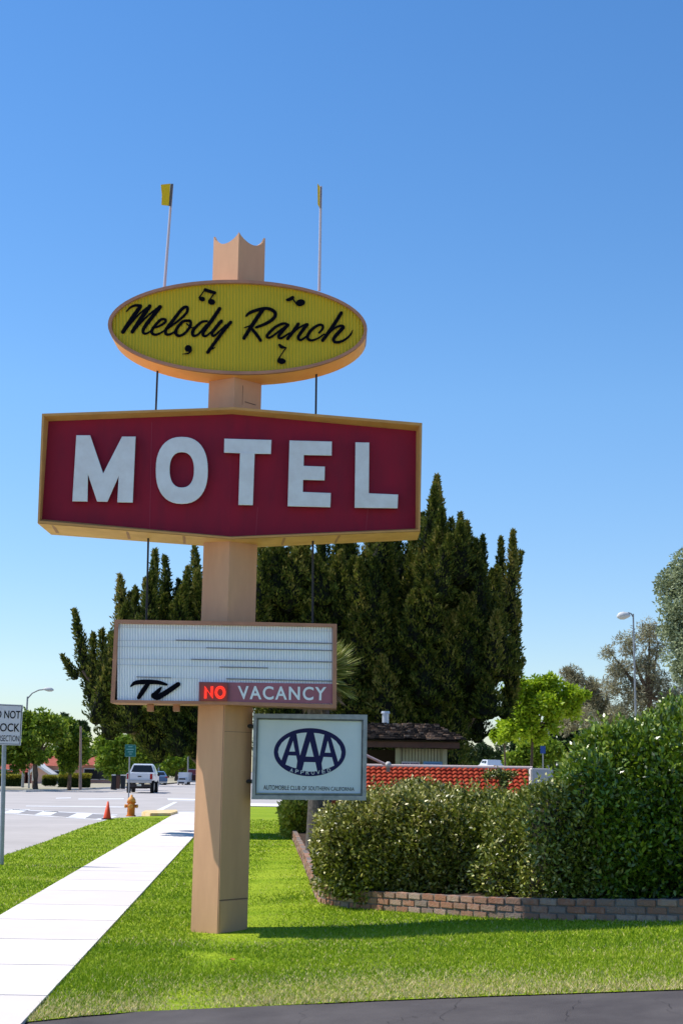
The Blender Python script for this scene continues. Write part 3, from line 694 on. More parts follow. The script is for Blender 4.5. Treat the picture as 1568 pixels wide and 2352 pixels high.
# ---- auto club sign hung beside the pole
z7 = lambda x, y: (x*.19+564.5, y*.19+1615)
YA = Y0+.16
FA = fm(.03, .03, YA, X0)
M_alu = mat('weathered aluminium', (.34, .36, .37), .42, (.24, .26, .27), 12, metal=.55)
ar = empty('club_sign', FA(710, 1839, 0), 'white rectangular AAA approved club sign in a silver frame beside the tan pole', 'sign')
fa = lambda u, v, h=0.: FA(u, v, h)
ao = [(582.5, 1639), (843.4, 1641.5), (840.4, 1838.5), (577.5, 1836)]
ai = [(590, 1648.5), (834, 1653), (831.5, 1828), (586, 1826.5)]
def cab2(outer, inner, rec, dep, m, nm, parent):
    n = 4; fo_ = [fa(*p) for p in outer]; fi_ = [fa(*p) for p in inner]; fr_ = [p+Vector((0, rec, 0)) for p in fi_]; bk = [p+Vector((0, dep, 0)) for p in fo_]
    mb = MB(); F = []
    for i in range(4):
        j = (i+1) % 4; F += [(i, j, 4+j, 4+i), (4+i, 4+j, 8+j, 8+i), (i, j, 12+j, 12+i)]
    F.append((12, 13, 14, 15)); mb.add(fo_+fi_+fr_+bk, F); return mb.build(nm, m, parent), fr_
fr_o, r1 = cab2(ao, ai, .035, .24, M_alu, 'frame', ar)
mb = MB(); ii = [(593.5, 1652.5), (830.5, 1656.5), (828, 1822.5), (588.5, 1821)]
V = [fa(*p, -.02) for p in ai]+[fa(*p, -.008) for p in ii]+[fa(*p, -.034) for p in ii]
mb.add(V, [(i, (i+1) % 4, 4+(i+1) % 4, 4+i) for i in range(4)]+[(4+i, 4+(i+1) % 4, 8+(i+1) % 4, 8+i) for i in range(4)])
mb.build('inner_frame', M_alu, fr_o)
mk('face', [fa(*p, -.032) for p in ai], [(0, 1, 2, 3)], mat('white acrylic face', (.64, .70, .74), .5, (.58, .65, .70), 2.5), ar)
M_navy = mat('navy emblem', (.008, .008, .07), .5)
fe = lambda u, v, h=0.: fa(u, v, -.030+h)
mb = MB(); u, v = z7(773, 593); blob(mb, u, v, 434*.19, 291*.19, 0, fe, .001, 64); em = mb.build('emblem', M_navy, ar)
holes = [[(533, 405), (485, 435), (435, 480), (402, 535), (390, 590), (402, 645), (430, 692)], [(612, 372), (670, 360), (737, 355), (655, 632)], [(570, 455), (595, 585), (525, 585)], [(515, 632), (608, 635), (622, 700), (610, 788), (560, 775), (480, 742)],
         [(775, 465), (820, 648), (724, 645)], [(705, 712), (840, 715), (862, 822), (770, 828), (680, 815)], [(822, 360), (885, 366), (948, 382), (888, 642)], [(990, 455), (1025, 600), (955, 598)], [(938, 650), (1040, 655), (1068, 755), (1000, 785), (925, 803), (915, 730)],
         [(1028, 415), (1090, 460), (1135, 520), (1155, 590), (1145, 655), (1115, 708)]]
mb = MB()
for h_ in holes: mb.add([fe(*z7(*p), .0025) for p in h_], [tuple(range(len(h_)))])
M_lt = mat('emblem white', (.64, .70, .74), .5)
mb.build('emblem_letters', M_lt, em)
mb = MB()
word = 'APPROVED'
for i, ch in enumerate(word):
    t = (i-3.5)/3.5; x = 778+225*t; y = 842-30*t*t; rot = -.20*t
    c_, s_ = math.cos(rot), math.sin(rot); q = []
    for dx_, dy_ in ((-19, -22), (19, -22), (19, 22), (-19, 22)): q.append(z7(x+dx_*c_-dy_*s_, y+dx_*s_+dy_*c_))
    text_on('emblem_word', ch, q, fe, .0045, M_lt, em, bold=.0)
text_on('lettering', 'AUTOMOBILE CLUB OF SOUTHERN CALIFORNIA', [z7(215, 990), z7(1310, 1018), z7(1310, 1062), z7(213, 1046)], fe, .002, M_black, ar, bold=.0)
for v_ in (1668, 1795):
    p = aty(572, v_, YA+.12); q = aty(590, v_, YA+.12); mb = MB(); mb.tube([p+Vector((-.12, 0, 0)), q], .02, 8); mb.build('bracket', M_dark, ar)
# ================================================================ PLANTER
M_brick = tint_mat('red garden brick', [(0, (.24, .19, .16)), (.3, (.27, .16, .11)), (.6, (.33, .15, .09)), (1, (.36, .27, .21))], .9, nscale=16, namt=.3, spec=.2, bump=.6)
wp = [(655, 1885), (664, 1912), (675, 1938), (697, 1990), (711, 2028), (722, 2060), (733, 2074), (756, 2080), (793, 2086), (871, 2092), (975, 2099), (1110, 2109), (1300, 2115), (1440, 2117), (1568, 2118), (1700, 2119)]
WP = [np.array(xy(*p)) for p in wp]
def resample(P, step):
    P = [np.array(p, float) for p in P]; out_ = [P[0]]; 
    seg = [np.linalg.norm(b-a) for a, b in zip(P[:-1], P[1:])]; tot = sum(seg); cum = np.cumsum([0]+seg); res = []
    for s in np.arange(0, tot, step):
        i = min(np.searchsorted(cum, s, side='right')-1, len(seg)-1); t = (s-cum[i])/seg[i]; res.append((P[i]*(1-t)+P[i+1]*t, (P[i+1]-P[i])/seg[i]))
    return res
BL, BH = .205, .062
mb = MB()
for c in range(3):
    rs_ = resample(WP, BL/6); off_i = (c % 2)*3
    for i in range(off_i, len(rs_)-6, 6):
        p, _ = rs_[i+3]; a = rs_[i][0]; b = rs_[i+6][0]; an = math.atan2(b[1]-a[1], b[0]-a[0])
        L_ = np.linalg.norm(b-a)-.012
        z = float(gz(*p))+.0+BH/2+c*(BH+.01)+random.uniform(-.002, .002)
        nn = np.array([-math.sin(an), math.cos(an)])
        q = p+nn*(.05+random.uniform(-.006, .006))
        mb.box((q[0], q[1], z), (L_*random.uniform(.94, 1.), .1, BH-.002), an+random.uniform(-.02, .02), t=random.random())
pw = empty('brick_planter_wall', (WP[7][0], WP[7][1], float(gz(*WP[7]))), 'low curved wall of weathered red bricks edging the hedge planter', 'planter wall')
mb.build('brick_courses', M_brick, pw, bevel=.006)
mb = MB(); rs_ = resample(WP, .1)
V = []
for p, t in rs_:
    nn = np.array([-t[1], t[0]]); 
    for o_ in (.012, .085):
        for z in (-.05, .205): q = p+nn*o_; V.append((q[0], q[1], float(gz(*p))+z))
F = []
for i in range(len(rs_)-1):
    a = 4*i; F += [(a, a+1, a+5, a+4), (a+2, a+3, a+7, a+6), (a+1, a+3, a+7, a+5)]
mb.add(V, F); mb.build('mortar', mat('old mortar', (.20, .18, .16), .95, (.13, .11, .10), 12), pw)
soil = [(p[0], p[1]) for p in WP]; 
inner_s = []
for p, t in resample(WP, .4): nn = np.array([-t[1], t[0]]); inner_s.append(tuple(p+nn*.09))
o = sheet('planter_soil', inner_s+[(11, 17), (11, 30), (3, 30)], .15, M_soil, 1.)
# ================================================================ HEDGES
M_hedge = tint_mat('hedge leaves', [(0, (.028, .045, .005)), (.42, (.11, .15, .010)), (.72, (.30, .32, .035)), (1, (.66, .58, .26))], .42, .15, nscale=1.3, namt=.18, spec=.6)
M_bush = tint_mat('tall shrub leaves', [(0, (.02, .045, .004)), (.45, (.09, .17, .008)), (.8, (.27, .36, .02)), (1, (.58, .54, .16))], .36, .18, nscale=1.3, namt=.15, spec=.6)
M_hedge2 = tint_mat('sunlit hedge leaves', [(0, (.035, .045, .006)), (.4, (.14, .165, .014)), (.68, (.38, .37, .06)), (1, (.74, .62, .34))], .42, .15, nscale=1.3, namt=.2, spec=.6)  # yellower leaves, with sun on the hedge's left end painted in lighter
M_core = mat('hedge twigs', (.035, .026, .016), .95, (.02, .03, .012), 12)  # dark colour of the added hedge cores, depth shade painted in
def bumps(P, s, ph):
    return wav(P[:, 0], P[:, 1]+P[:, 2]*.7, s, ph)*.5+wav(P[:, 2], P[:, 0]-P[:, 1]*.4, s*1.9, ph+1)*.5
def hedge(name, label, lobes, nleaf, m, lsize, pw_=3.2, ph=0., core=.86):
    """lobes: list of (centre, half sizes); one plant"""
    cA, hA = lobes[0]
    r = empty(name, (cA[0], cA[1], cA[2]-hA[2]), label, 'hedge' if 'hedge' in name else 'shrub')
    PA, DA, TA, QA, QD = [], [], [], [], []; mt = MB(); tot = sum(h[0]*h[2]+h[0]*h[1] for c, h in lobes)
    for li, (c, h) in enumerate(lobes):
        c = np.array(c, float); h = np.array(h, float)
        def surf(d, k):
            nr = (np.abs(d)**pw_).sum(1)**(1/pw_); P = c+h*d/nr[:, None]*k[:, None]
            b = bumps(P, 2.3, ph)*.16+bumps(P, 6.5, ph+2)*.13
            return P+d*b[:, None]
        n_ = int(nleaf*(h[0]*h[2]+h[0]*h[1])/tot)
        d = unit(n_*2); d = d[d[:, 1] < .45][:n_]
        k = 1.07-.38*rng.random(len(d))**1.2; P = surf(d, k)
        PA.append(P); DA.append(d*.7+rng.normal(size=d.shape)*.8+np.array([0, 0, .3])); TA.append(np.clip(rng.beta(1.8, 2.6, len(d)), 0, 1))
        nu, nv = 36, 20
        D = np.array([(math.sin(math.pi*b/nv)*math.cos(2*math.pi*a/nu), math.sin(math.pi*b/nv)*math.sin(2*math.pi*a/nu), math.cos(math.pi*b/nv)) for b in range(nv+1) for a in range(nu)])
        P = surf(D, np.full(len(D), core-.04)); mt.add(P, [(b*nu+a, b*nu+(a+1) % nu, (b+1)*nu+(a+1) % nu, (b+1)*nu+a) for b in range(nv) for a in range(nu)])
        ns = n_//60; ds = unit(ns); ds = ds[(ds[:, 2] > -.2) & (ds[:, 1] < .5)]
        for p, d_ in zip(surf(ds, np.full(len(ds), .98)), ds):
            g_ = d_*.5+np.array([0, 0, .8])+rng.normal(size=3)*.4; g_ /= np.linalg.norm(g_); l = rng.uniform(.06, .24)
            for t in np.linspace(0, 1, 8): QA.append(p+g_*l*t); QD.append(g_+rng.normal(size=3)*.8)
    PA = np.concatenate(PA); DA = np.concatenate(DA); TA = np.concatenate(TA)
    leaves('foliage', PA, DA, lsize*(.6+.8*rng.random(len(PA))), lsize*.5, m, r, TA)
    leaves('shoots', np.array(QA), np.array(QD), lsize*.95, lsize*.45, m, r, np.clip(.5+.4*rng.random(len(QA)), 0, 1))
    mk('opaque_core', mt.V, mt.F, M_core, r)  # solid dark core added behind the leaves to block light
    return r
pL = hit(735, 2070); pM = hit(1000, 2100); pR = hit(1330, 2116)
def hd(u0, u1, v0, v1, yf, depth):
    a = aty(u0, v1, yf+.3); b = aty(u1, v0, yf+.3)
    return ((a.x+b.x)/2, yf+depth/2, (a.z+b.z)/2), ((b.x-a.x)/2, depth/2, (b.z-a.z)/2)
yf = pM.y+.42
print('planter depth', pL, pM, pR, 'pole', P0, 'yl', yl, 'yfar', yfar)
hedge('clipped_hedge', 'olive green leafy hedge with sunlit leaf colour, at the left end of the brick planter', [hd(738, 930, 1862, 2040, yf+.55, 2.2), hd(780, 1040, 1846, 2068, yf+.42, 2.3), hd(900, 1130, 1848, 2110, yf+.25, 2.3)], 120000, M_hedge2, .056, ph=.4, pw_=4.)
hedge('clipped_hedge', 'mid height dark green hedge between the olive leafy hedge and the tall shrub', [hd(1010, 1230, 1840, 2130, yf+.22, 2.4), hd(1110, 1330, 1830, 2160, (yf+pR.y)/2+.3, 2.4), hd(1210, 1380, 1826, 2180, pR.y+.38, 2.2), hd(1290, 1420, 1850, 2180, pR.y+.4, 2.0)], 95000, M_hedge, .056, ph=2.4, pw_=4.)
hedge('tall_shrub', 'tall rounded glossy green shrub at the right edge behind the brick wall', [hd(1410, 1790, 1672, 2230, pR.y+.25, 3.0), hd(1312, 1500, 1728, 2200, pR.y+.3, 2.4), hd(1500, 1830, 1628, 1980, pR.y+1.2, 3.0), hd(1345, 1520, 1672, 1960, pR.y+.7, 2.2)], 190000, M_bush, .066, pw_=2.7, ph=4.1)
sp = hit(668, 1925)
hedge('yellow_shrub', 'thin yellow green shrub behind the planter under the club sign', [hd(650, 706, 1838, 1935, sp.y-.6, 1.6)], 12000, tint_mat('yellow shrub leaves', [(0, (.16, .20, .02)), (.5, (.42, .46, .05)), (1, (.8, .66, .16))], .5, .4), .13, ph=1.1, core=.5, pw_=2.)
# low green plant at the foot of the hedge
def tuft(u, v, dy, r_, n_, label, m, ls=.05):
    p = hit(u, v); c = np.array([p.x, p.y+dy, p.z+.15+r_*.6]); d = unit(n_); P = c+d*r_*(rng.random((n_, 1))**.4)
    o_ = leaves('low_plant', P, d+rng.normal(size=d.shape)*.5+np.array([0, 0, .4]), ls, ls*.4, m, None, rng.random(n_)); tag(o_, label, 'plant')
tuft(852, 2085, .18, .2, 2600, 'small green plant spilling over the brick wall below the hedge', M_hedge)
tuft(1200, 2085, .4, .22, 2200, 'low dark green plant at the foot of the tall shrub', M_bush)
# ================================================================ TREES
M_bark = mat('grey brown bark', (.16, .11, .08), .95, (.08, .055, .04), 10, bump=.8, bscale=25, stretch=(1, 1, .3))
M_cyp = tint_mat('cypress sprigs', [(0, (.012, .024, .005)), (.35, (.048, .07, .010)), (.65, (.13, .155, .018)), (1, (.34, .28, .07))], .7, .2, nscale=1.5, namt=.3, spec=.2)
M_cypin = mat('dark cypress core', (.012, .010, .007), .95, (.008, .014, .006), 4)  # near-black colour for the cores added inside the cypress spires
def cypress(name, label, poly, tips, D0, depth, nfill, trunks, fillR=(.28, .5), seed=1, dens_=3200, boughs=()):
    rg = np.random.default_rng(seed); k = FPX/D0
    sp = []
    for (tu, tv, bu, bv, Rp) in tips:
        Y = D0+rg.uniform(-.3, .3)*depth*.4; T = aty(tu, tv, Y); B = aty(bu, bv, Y); sp.append((B, T, Rp/k))
    P_ = np.array(poly, float); u0, v0 = P_.min(0); u1, v1 = P_.max(0); cnt = 0; tries = 0
    while cnt < nfill and tries < 40000:
        tries += 1
        R = rg.uniform(*fillR); u = rg.uniform(u0, u1); v = rg.uniform(v0, v1); L_ = rg.uniform(1.0, 2.4)
        chk = np.array([(u-R*k*.5, v+L_*k*.6), (u+R*k*.5, v+L_*k*.6), (u, v), (u, v+L_*k*.8)])
        if not inpoly(chk[:, 0], chk[:, 1], P_).all(): continue
        Y = D0+rg.uniform(-1, 1)*depth*.5
        if rg.random() < .6: Y = D0-depth*.5*rg.uniform(.5, 1)
        T = aty(u, v, Y); B = Vector((T.x+rg.normal()*.22, Y+.25, T.z-L_)); sp.append((B, T, R)); cnt += 1
    mid = aty((u0+u1)/2, v1, D0); r = empty(name, (mid.x, D0, float(gz(mid.x, D0))), label, 'tree')
    PP, DD, TT = [], [], []; mb = MB()
    for (B, T, R) in sp:
        B = np.array(B); T = np.array(T); ax = T-B; Ln = np.linalg.norm(ax); ax /= Ln
        e1 = np.cross(ax, [0, 1, .1]); e1 /= np.linalg.norm(e1); e2 = np.cross(ax, e1)
        n_ = int(dens_*Ln*(R+.12)); s = rg.random(n_)**1.15; an = rg.random(n_)*6.283
        prof = np.minimum(1, (s/.12)**.6)*(1-s)**.75*(1+.0*s)
        lump = 1+.36*np.sin(an*3+s*17+R*40)+.28*np.sin(an*5-s*31+R*90)
        rr = R*prof*lump*(.55+.5*rg.random(n_)**.6)
        rad = np.cos(an)[:, None]*e1+np.sin(an)[:, None]*e2
        PP.append(B+ax*(s*Ln)[:, None]+rad*rr[:, None]); DD.append(ax*1.25+rad*.75+rg.normal(size=(n_, 3))*.5)
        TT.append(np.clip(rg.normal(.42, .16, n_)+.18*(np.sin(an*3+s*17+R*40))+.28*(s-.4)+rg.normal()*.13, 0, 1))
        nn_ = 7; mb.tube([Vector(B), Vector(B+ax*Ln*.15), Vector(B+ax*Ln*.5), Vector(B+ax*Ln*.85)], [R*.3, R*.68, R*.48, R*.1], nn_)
    PP = np.concatenate(PP); DD = np.concatenate(DD); TT = np.concatenate(TT)
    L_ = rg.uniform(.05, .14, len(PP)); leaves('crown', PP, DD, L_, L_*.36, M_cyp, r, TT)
    mb.build('opaque_spire_core', M_cypin, r)  # cores added inside the spires to keep sky light from leaking through
    mb = MB()
    for pts, rads in trunks: mb.tube([aty(u, v, Y) for u, v, Y in pts], rads, 8)
    mb.build('trunk', M_bark, r)
    print(name, len(PP)); return r
DC = 34.
right_poly = [(585, 1250), (640, 1225), (760, 1205), (880, 1200), (950, 1190), (978, 1172), (990, 1140), (1003, 1100), (1018, 1150), (1030, 1195), (1058, 1185), (1072, 1225), (1090, 1250), (1112, 1240), (1128, 1300), (1145, 1290), (1155, 1245), (1168, 1240), (1170, 1290), (1172, 1400), (1172, 1470), (1160, 1560), (1140, 1630), (1095, 1685), (1040, 1735), (900, 1768), (600, 1768), (590, 1600)]
tips_r = [(1003, 1093, 1000, 1300, 26), (1036, 1192, 1032, 1380, 24), (1057, 1180, 1060, 1400, 28), (1072, 1200, 1085, 1390, 22), (1108, 1232, 1102, 1420, 20), (1092, 1240, 1098, 1420, 22), (1150, 1235, 1148, 1430, 16), (1178, 1221, 1168, 1450, 22), (1197, 1268, 1172, 1350, 12), (970, 1180, 985, 1330, 22), (985, 1190, 990, 1330, 24), (1200, 1515, 1165, 1600, 14), (1190, 1380, 1172, 1520, 18), (1186, 1450, 1168, 1580, 22), (945, 1235, 950, 1400, 26), (1128, 1310, 1125, 1470, 22), (910, 1215, 915, 1370, 26), (860, 1205, 862, 1370, 26), (800, 1208, 803, 1370, 26), (740, 1214, 742, 1370, 26), (680, 1225, 684, 1370, 26), (625, 1240, 630, 1380, 26), (600, 1245, 600, 1400, 26),
          (937, 1300, 925, 1420, 24), (897, 1330, 905, 1520, 30), (1010, 1330, 1005, 1500, 30), (1182, 1590, 1150, 1650, 18), (1185, 1540, 1160, 1620, 20)]
cypress('cypress_tree', 'huge dark many pointed cypress behind the motel sign and shed', right_poly, tips_r, DC+4.5, 6., 260,
        [([(1000, 1790, DC+4.8), (985, 1600, DC+4.8), (1000, 1300, DC+4.8)], [.3, .25, .05]), ([(860, 1790, DC+4.8), (850, 1600, DC+4.8), (880, 1300, DC+4.8)], [.35, .25, .05]), ([(700, 1790, DC+4.8), (700, 1600, DC+4.8), (690, 1300, DC+4.8)], [.35, .25, .05]), ([(1000, 1780, DC+4.8), (1100, 1600, DC+4.8), (1160, 1350, DC+4.8)], [.25, .18, .04])], seed=3)
left_poly = [(165, 1530), (188, 1500), (215, 1520), (262, 1470), (258, 1375), (285, 1350), (315, 1375), (350, 1300), (385, 1310), (410, 1330), (440, 1290), (470, 1280), (480, 1600), (475, 1700), (400, 1722), (330, 1712), (272, 1690), (246, 1650), (215, 1622), (178, 1585)]
tips_l = [(171, 1402, 203, 1560, 17), (144, 1507, 178, 1560, 11), (214, 1457, 218, 1590, 15), (235, 1447, 240, 1600, 17), (255, 1455, 262, 1610, 18), (276, 1322, 285, 1470, 20), (300, 1362, 305, 1480, 16), (311, 1350, 316, 1480, 14), (356, 1264, 352, 1450, 18), (379, 1280, 388, 1450, 20), (335, 1330, 338, 1450, 18), (430, 1305, 425, 1450, 16), (447, 1257, 460, 1440, 20), (410, 1335, 412, 1450, 16), (190, 1540, 225, 1630, 20), (232, 1640, 275, 1680, 14), (262, 1560, 262, 1680, 24), (232, 1650, 262, 1700, 8)]
cypress('cypress_tree', 'smaller leaning dark cypress hanging over the street left of the pole', left_poly, tips_l, DC+1, 3.2, 62,
        [([(500, 1800, DC+1), (470, 1690, DC+1), (330, 1640, DC+1), (235, 1600, DC+1), (190, 1540, DC+1)], [.28, .2, .13, .08, .03]), ([(480, 1700, DC+1), (420, 1560, DC+1), (370, 1420, DC+1)], [.2, .12, .04]), ([(500, 1780, DC+1), (400, 1690, DC+1), (280, 1680, DC+1)], [.2, .1, .04])], fillR=(.22, .38), seed=5)
# fan palm behind the letter board
pr = aty(731, 1900, 24.6); prz = float(gz(pr.x, 25))
palm = empty('fan_palm', (pr.x, 24.6, prz), 'fan palm with yellow green fronds behind the letter board', 'palm')
pc = aty(728, 1560, 24.6)
mb = MB(); mb.tube([Vector((pr.x, 25, prz-.1)), Vector((pr.x+.02, 25, (prz+pc.z)/2)), pc], [.24, .19, .2], 12); mb.build('trunk', mat('palm trunk', (.13, .11, .10), .95, (.06, .05, .045), 14, bump=1, bscale=20), palm)
M_frond = tint_mat('palm frond', [(0, (.06, .09, .015)), (.5, (.24, .28, .04)), (1, (.65, .60, .2))], .45, .25)
M_dead = tint_mat('dead palm skirt', [(0, (.12, .08, .05)), (.5, (.28, .20, .13)), (1, (.45, .36, .26))], .8, .1)
fans = []
for (nm, m_, cnt, el0, el1, ln) in (('frond', M_frond, 44, -.5, 1.4, .64), ('skirt', M_dead, 26, -1.4, -.45, .42)):
    PP, DD, LL = [], [], []
    for i in range(cnt):
        a = rng.uniform(0, 6.283); e = rng.uniform(el0, el1); d = np.array([math.cos(a)*math.cos(e), math.sin(a)*math.cos(e), math.sin(e)])
        st = rng.uniform(.15, .32); hub = np.array(pc)+d*st; s = np.cross(d, [0, 0, 1.]); s /= np.linalg.norm(s)+1e-6
        tw = rng.uniform(-.5, .5); s = s*math.cos(tw)+np.cross(d, s)*math.sin(tw)
        for t in np.linspace(-1.15, 1.15, 30):
            dd_ = d*math.cos(t)+s*math.sin(t); PP.append(hub); DD.append(dd_+np.array([0, 0, -.12])+rng.normal(size=3)*.03); LL.append(ln*rng.uniform(.85, 1.05)*(1-.12*abs(t)))
    leaves(nm, np.array(PP), np.array(DD), np.array(LL), .028, m_, palm, np.clip(rng.normal(.5, .25, len(PP)), 0, 1))
def broad(name, label, clumps, Y, nleaf, ls, stops, trunk=None, cat='tree', group=None, transl=.3, stretch=1., shell=.35, feather=False, rough=.5):
    """clumps: (u, v, r_px[, squash]) ; a crown of leaf clumps on limbs"""
    k = FPX/Y; base_u = trunk[0][0] if trunk else clumps[0][0]
    bp = aty(base_u, 1780, Y); r = empty(name, (bp.x, Y, float(gz(bp.x, Y))), label, cat, group)
    key = str(stops)
    m = MATC.get(key) or tint_mat(name+' leaves', stops, rough, transl, nscale=.5*34/Y, namt=.2, spec=.3); MATC[key] = m
    PP, DD, TT = [], [], []; tot = sum(c[2]**2 for c in clumps); cs = []
    for c in clumps:
        u, v, rp = c[:3]; R = rp/k; cc = np.array(aty(u, v, Y+rng.uniform(-.5, .5)*R)); cs.append((cc, R)); n_ = int(nleaf*rp*rp/tot)
        nsub = max(5, int(rp*.55)) ; sd = unit(nsub); sc = cc+sd*R*np.array([.78, .78, .72])*(rng.random((nsub, 1))**.5); sr = R*rng.uniform(.22, .42, nsub)
        idx = rng.integers(0, nsub, n_); d = unit(n_); P = sc[idx]+d*(sr[idx]*(1.08-shell*rng.random(n_)))[:, None]
        PP.append(P); DD.append(d+rng.normal(size=d.shape)*.8+np.array([0, 0, -.1])); TT.append(np.clip(rng.normal(.45, .2, n_)+(rng.normal(size=nsub)*.12)[idx], 0, 1))
    PP = np.concatenate(PP); DD = np.concatenate(DD); TT = np.concatenate(TT)
    leaves('crown', PP, DD, ls*(.7+.6*rng.random(len(PP))), ls*(.55 if not feather else .2), m, r, TT)
    if trunk:
        mb = MB(); w0 = trunk[2] if len(trunk) > 2 else .16
        a = aty(trunk[0][0], trunk[0][1], Y); a = Vector((a.x, Y, float(gz(a.x, Y))-.1)); b = aty(trunk[1][0], trunk[1][1], Y)
        mb.tube([a, a.lerp(b, .5)+Vector((.05, 0, 0)), b], [w0, w0*.8, w0*.6], 8)
        for cc, R in cs[:9]:
            e = Vector(cc); mb.tube([b, b.lerp(e, .5)+Vector((0, 0, -.1*R)), e+Vector((0, 0, R*.4))], [w0*.55, w0*.35, w0*.1], 6)
        mb.build('trunk', M_bark, r)
    return r
MATC = {}
G_mid = [(0, (.04, .08, .008)), (.5, (.15, .24, .015)), (1, (.42, .48, .05))]
G_yel = [(0, (.12, .20, .008)), (.5, (.34, .48, .015)), (1, (.60, .68, .06))]
G_dark = [(0, (.010, .028, .008)), (.5, (.03, .065, .015)), (1, (.07, .11, .03))]
G_olive = [(0, (.12, .15, .07)), (.5, (.30, .35, .19)), (1, (.50, .55, .34))]
G_brown = [(0, (.16, .15, .09)), (.5, (.34, .30, .18)), (1, (.46, .48, .25))]
G_lime = [(0, (.07, .14, .01)), (.5, (.20, .30, .02)), (1, (.42, .50, .06))]
# right side
broad('maple_tree', 'bright lime green young maple right of the dark cypress', [(1335, 1600, 18), (1318, 1630, 24), (1185, 1585, 36), (1235, 1580, 34), (1272, 1575, 34), (1312, 1592, 26), (1255, 1620, 44), (1205, 1640, 38), (1170, 1660, 26), (1290, 1612, 34), (1190, 1618, 36), (1220, 1670, 34), (1240, 1690, 28), (1190, 1680, 28), (1265, 1660, 26), (1155, 1690, 18)], 62, 15000, .19, G_yel, ((1210, 1765), (1222, 1680), .1), transl=.4)
broad('young_tree', 'thin young tree with a slim straight trunk beside the white pickup', [(1160, 1660, 22), (1140, 1690, 22), (1175, 1685, 18)], 64, 2600, .19, G_yel, ((1157, 1765), (1157, 1690), .06), transl=.4)
broad('silver_tree', 'large silvery green tree cut off by the right edge', [(1560, 1340, 62), (1600, 1300, 70), (1590, 1420, 80), (1560, 1460, 50), (1610, 1500, 90), (1545, 1400, 40), (1580, 1530, 50)], 66, 26000, .17, G_olive, ((1600, 1765), (1590, 1560), .3))
broad('bare_tree', 'sparse brownish tree with thin foliage behind the curved street lamp', [(1440, 1480, 34), (1490, 1450, 40), (1420, 1540, 42), (1480, 1530, 46), (1520, 1580, 52), (1450, 1590, 46), (1395, 1500, 22), (1510, 1490, 30), (1550, 1610, 40), (1400, 1580, 30), (1480, 1620, 40), (1340, 1650, 34), (1420, 1640, 36)], 72, 15000, .22, G_brown, ((1500, 1765), (1490, 1600), .22), feather=True)
broad('feathery_tree', 'low feathery brownish grey tree between the lime maple and the tall shrub', [(1320, 1560, 30), (1305, 1545, 20), (1350, 1580, 32), (1370, 1620, 36), (1330, 1630, 34), (1300, 1660, 30), (1390, 1640, 30), (1345, 1600, 30)], 74, 11000, .22, G_brown, ((1345, 1765), (1345, 1650), .09), feather=True)
for i, (lab, cl, Y, st) in enumerate([('dark olive bushes below the lime maple', [(1215, 1735, 34), (1260, 1725, 34), (1180, 1742, 26)], 84, G_lime), ('dark brownish bushes right of the lime maple trunk', [(1300, 1690, 44), (1340, 1700, 44), (1320, 1740, 40), (1280, 1745, 30), (1250, 1700, 30), (1215, 1710, 28), (1180, 1720, 26), (1240, 1740, 30)], 92, G_dark),
        ('grey green bushes just right of the shed', [(1080, 1735, 26), (1110, 1728, 26), (1055, 1745, 20), (1140, 1730, 24)], 180, G_dark), ('dark background trees behind the tall shrub', [(1400, 1690, 60), (1470, 1680, 60), (1530, 1660, 60)], 96, G_olive)]):
    broad('bush', lab, cl, Y, 6500, .28, st, cat='bush')
# left side of the street
broad('street_tree', 'big green tree behind the do not block sign', [(20, 1690, 48), (60, 1665, 40), (100, 1660, 42), (112, 1690, 32), (70, 1705, 44), (36, 1735, 36), (85, 1735, 26), (-10, 1730, 50), (130, 1680, 30)], 100, 16000, .30, G_mid, ((83, 1795), (80, 1745), .24))
broad('street_tree', 'drooping green tree between the pink houses', [(150, 1680, 36), (165, 1712, 36), (150, 1735, 22), (160, 1755, 26), (180, 1735, 26), (185, 1700, 24)], 104, 9000, .30, G_mid, ((160, 1795), (160, 1745), .16))
broad('distant_tree', 'tall thin dark tree behind the wooden utility pole', [(190, 1672, 13), (196, 1690, 10), (180, 1665, 9), (192, 1708, 10)], 190, 2500, .45, G_dark, ((192, 1795), (192, 1700), .3))
broad('distant_tree', 'dark green tree far behind the drooping tree', [(125, 1662, 22), (145, 1658, 18), (160, 1668, 18)], 170, 3000, .45, G_dark, ((140, 1795), (140, 1680), .3))
broad('street_tree', 'round bright green tree left of the green city sign', [(245, 1705, 26), (262, 1725, 36), (238, 1750, 30), (270, 1760, 34), (285, 1720, 30), (255, 1690, 20), (290, 1750, 26)], 112, 9500, .32, G_lime, ((262, 1797), (262, 1770), .25))
broad('street_tree', 'dark shaded tree behind the white pickup truck', [(310, 1740, 36), (345, 1730, 36), (330, 1760, 30), (350, 1700, 30), (310, 1700, 30)], 140, 6500, .4, G_mid, ((325, 1797), (330, 1765), .3))
broad('street_tree', 'yellow green tree down the street above the box truck', [(395, 1750, 26), (420, 1740, 26), (440, 1755, 24), (385, 1765, 20), (405, 1720, 18)], 200, 5500, .5, G_lime, ((405, 1797), (405, 1770), .3))
broad('street_tree', 'dark green tree at the far end of the street', [(370, 1720, 34), (400, 1700, 34), (440, 1715, 34), (365, 1755, 24), (460, 1740, 30)], 235, 6500, .6, G_mid, ((372, 1797), (375, 1760), .4))
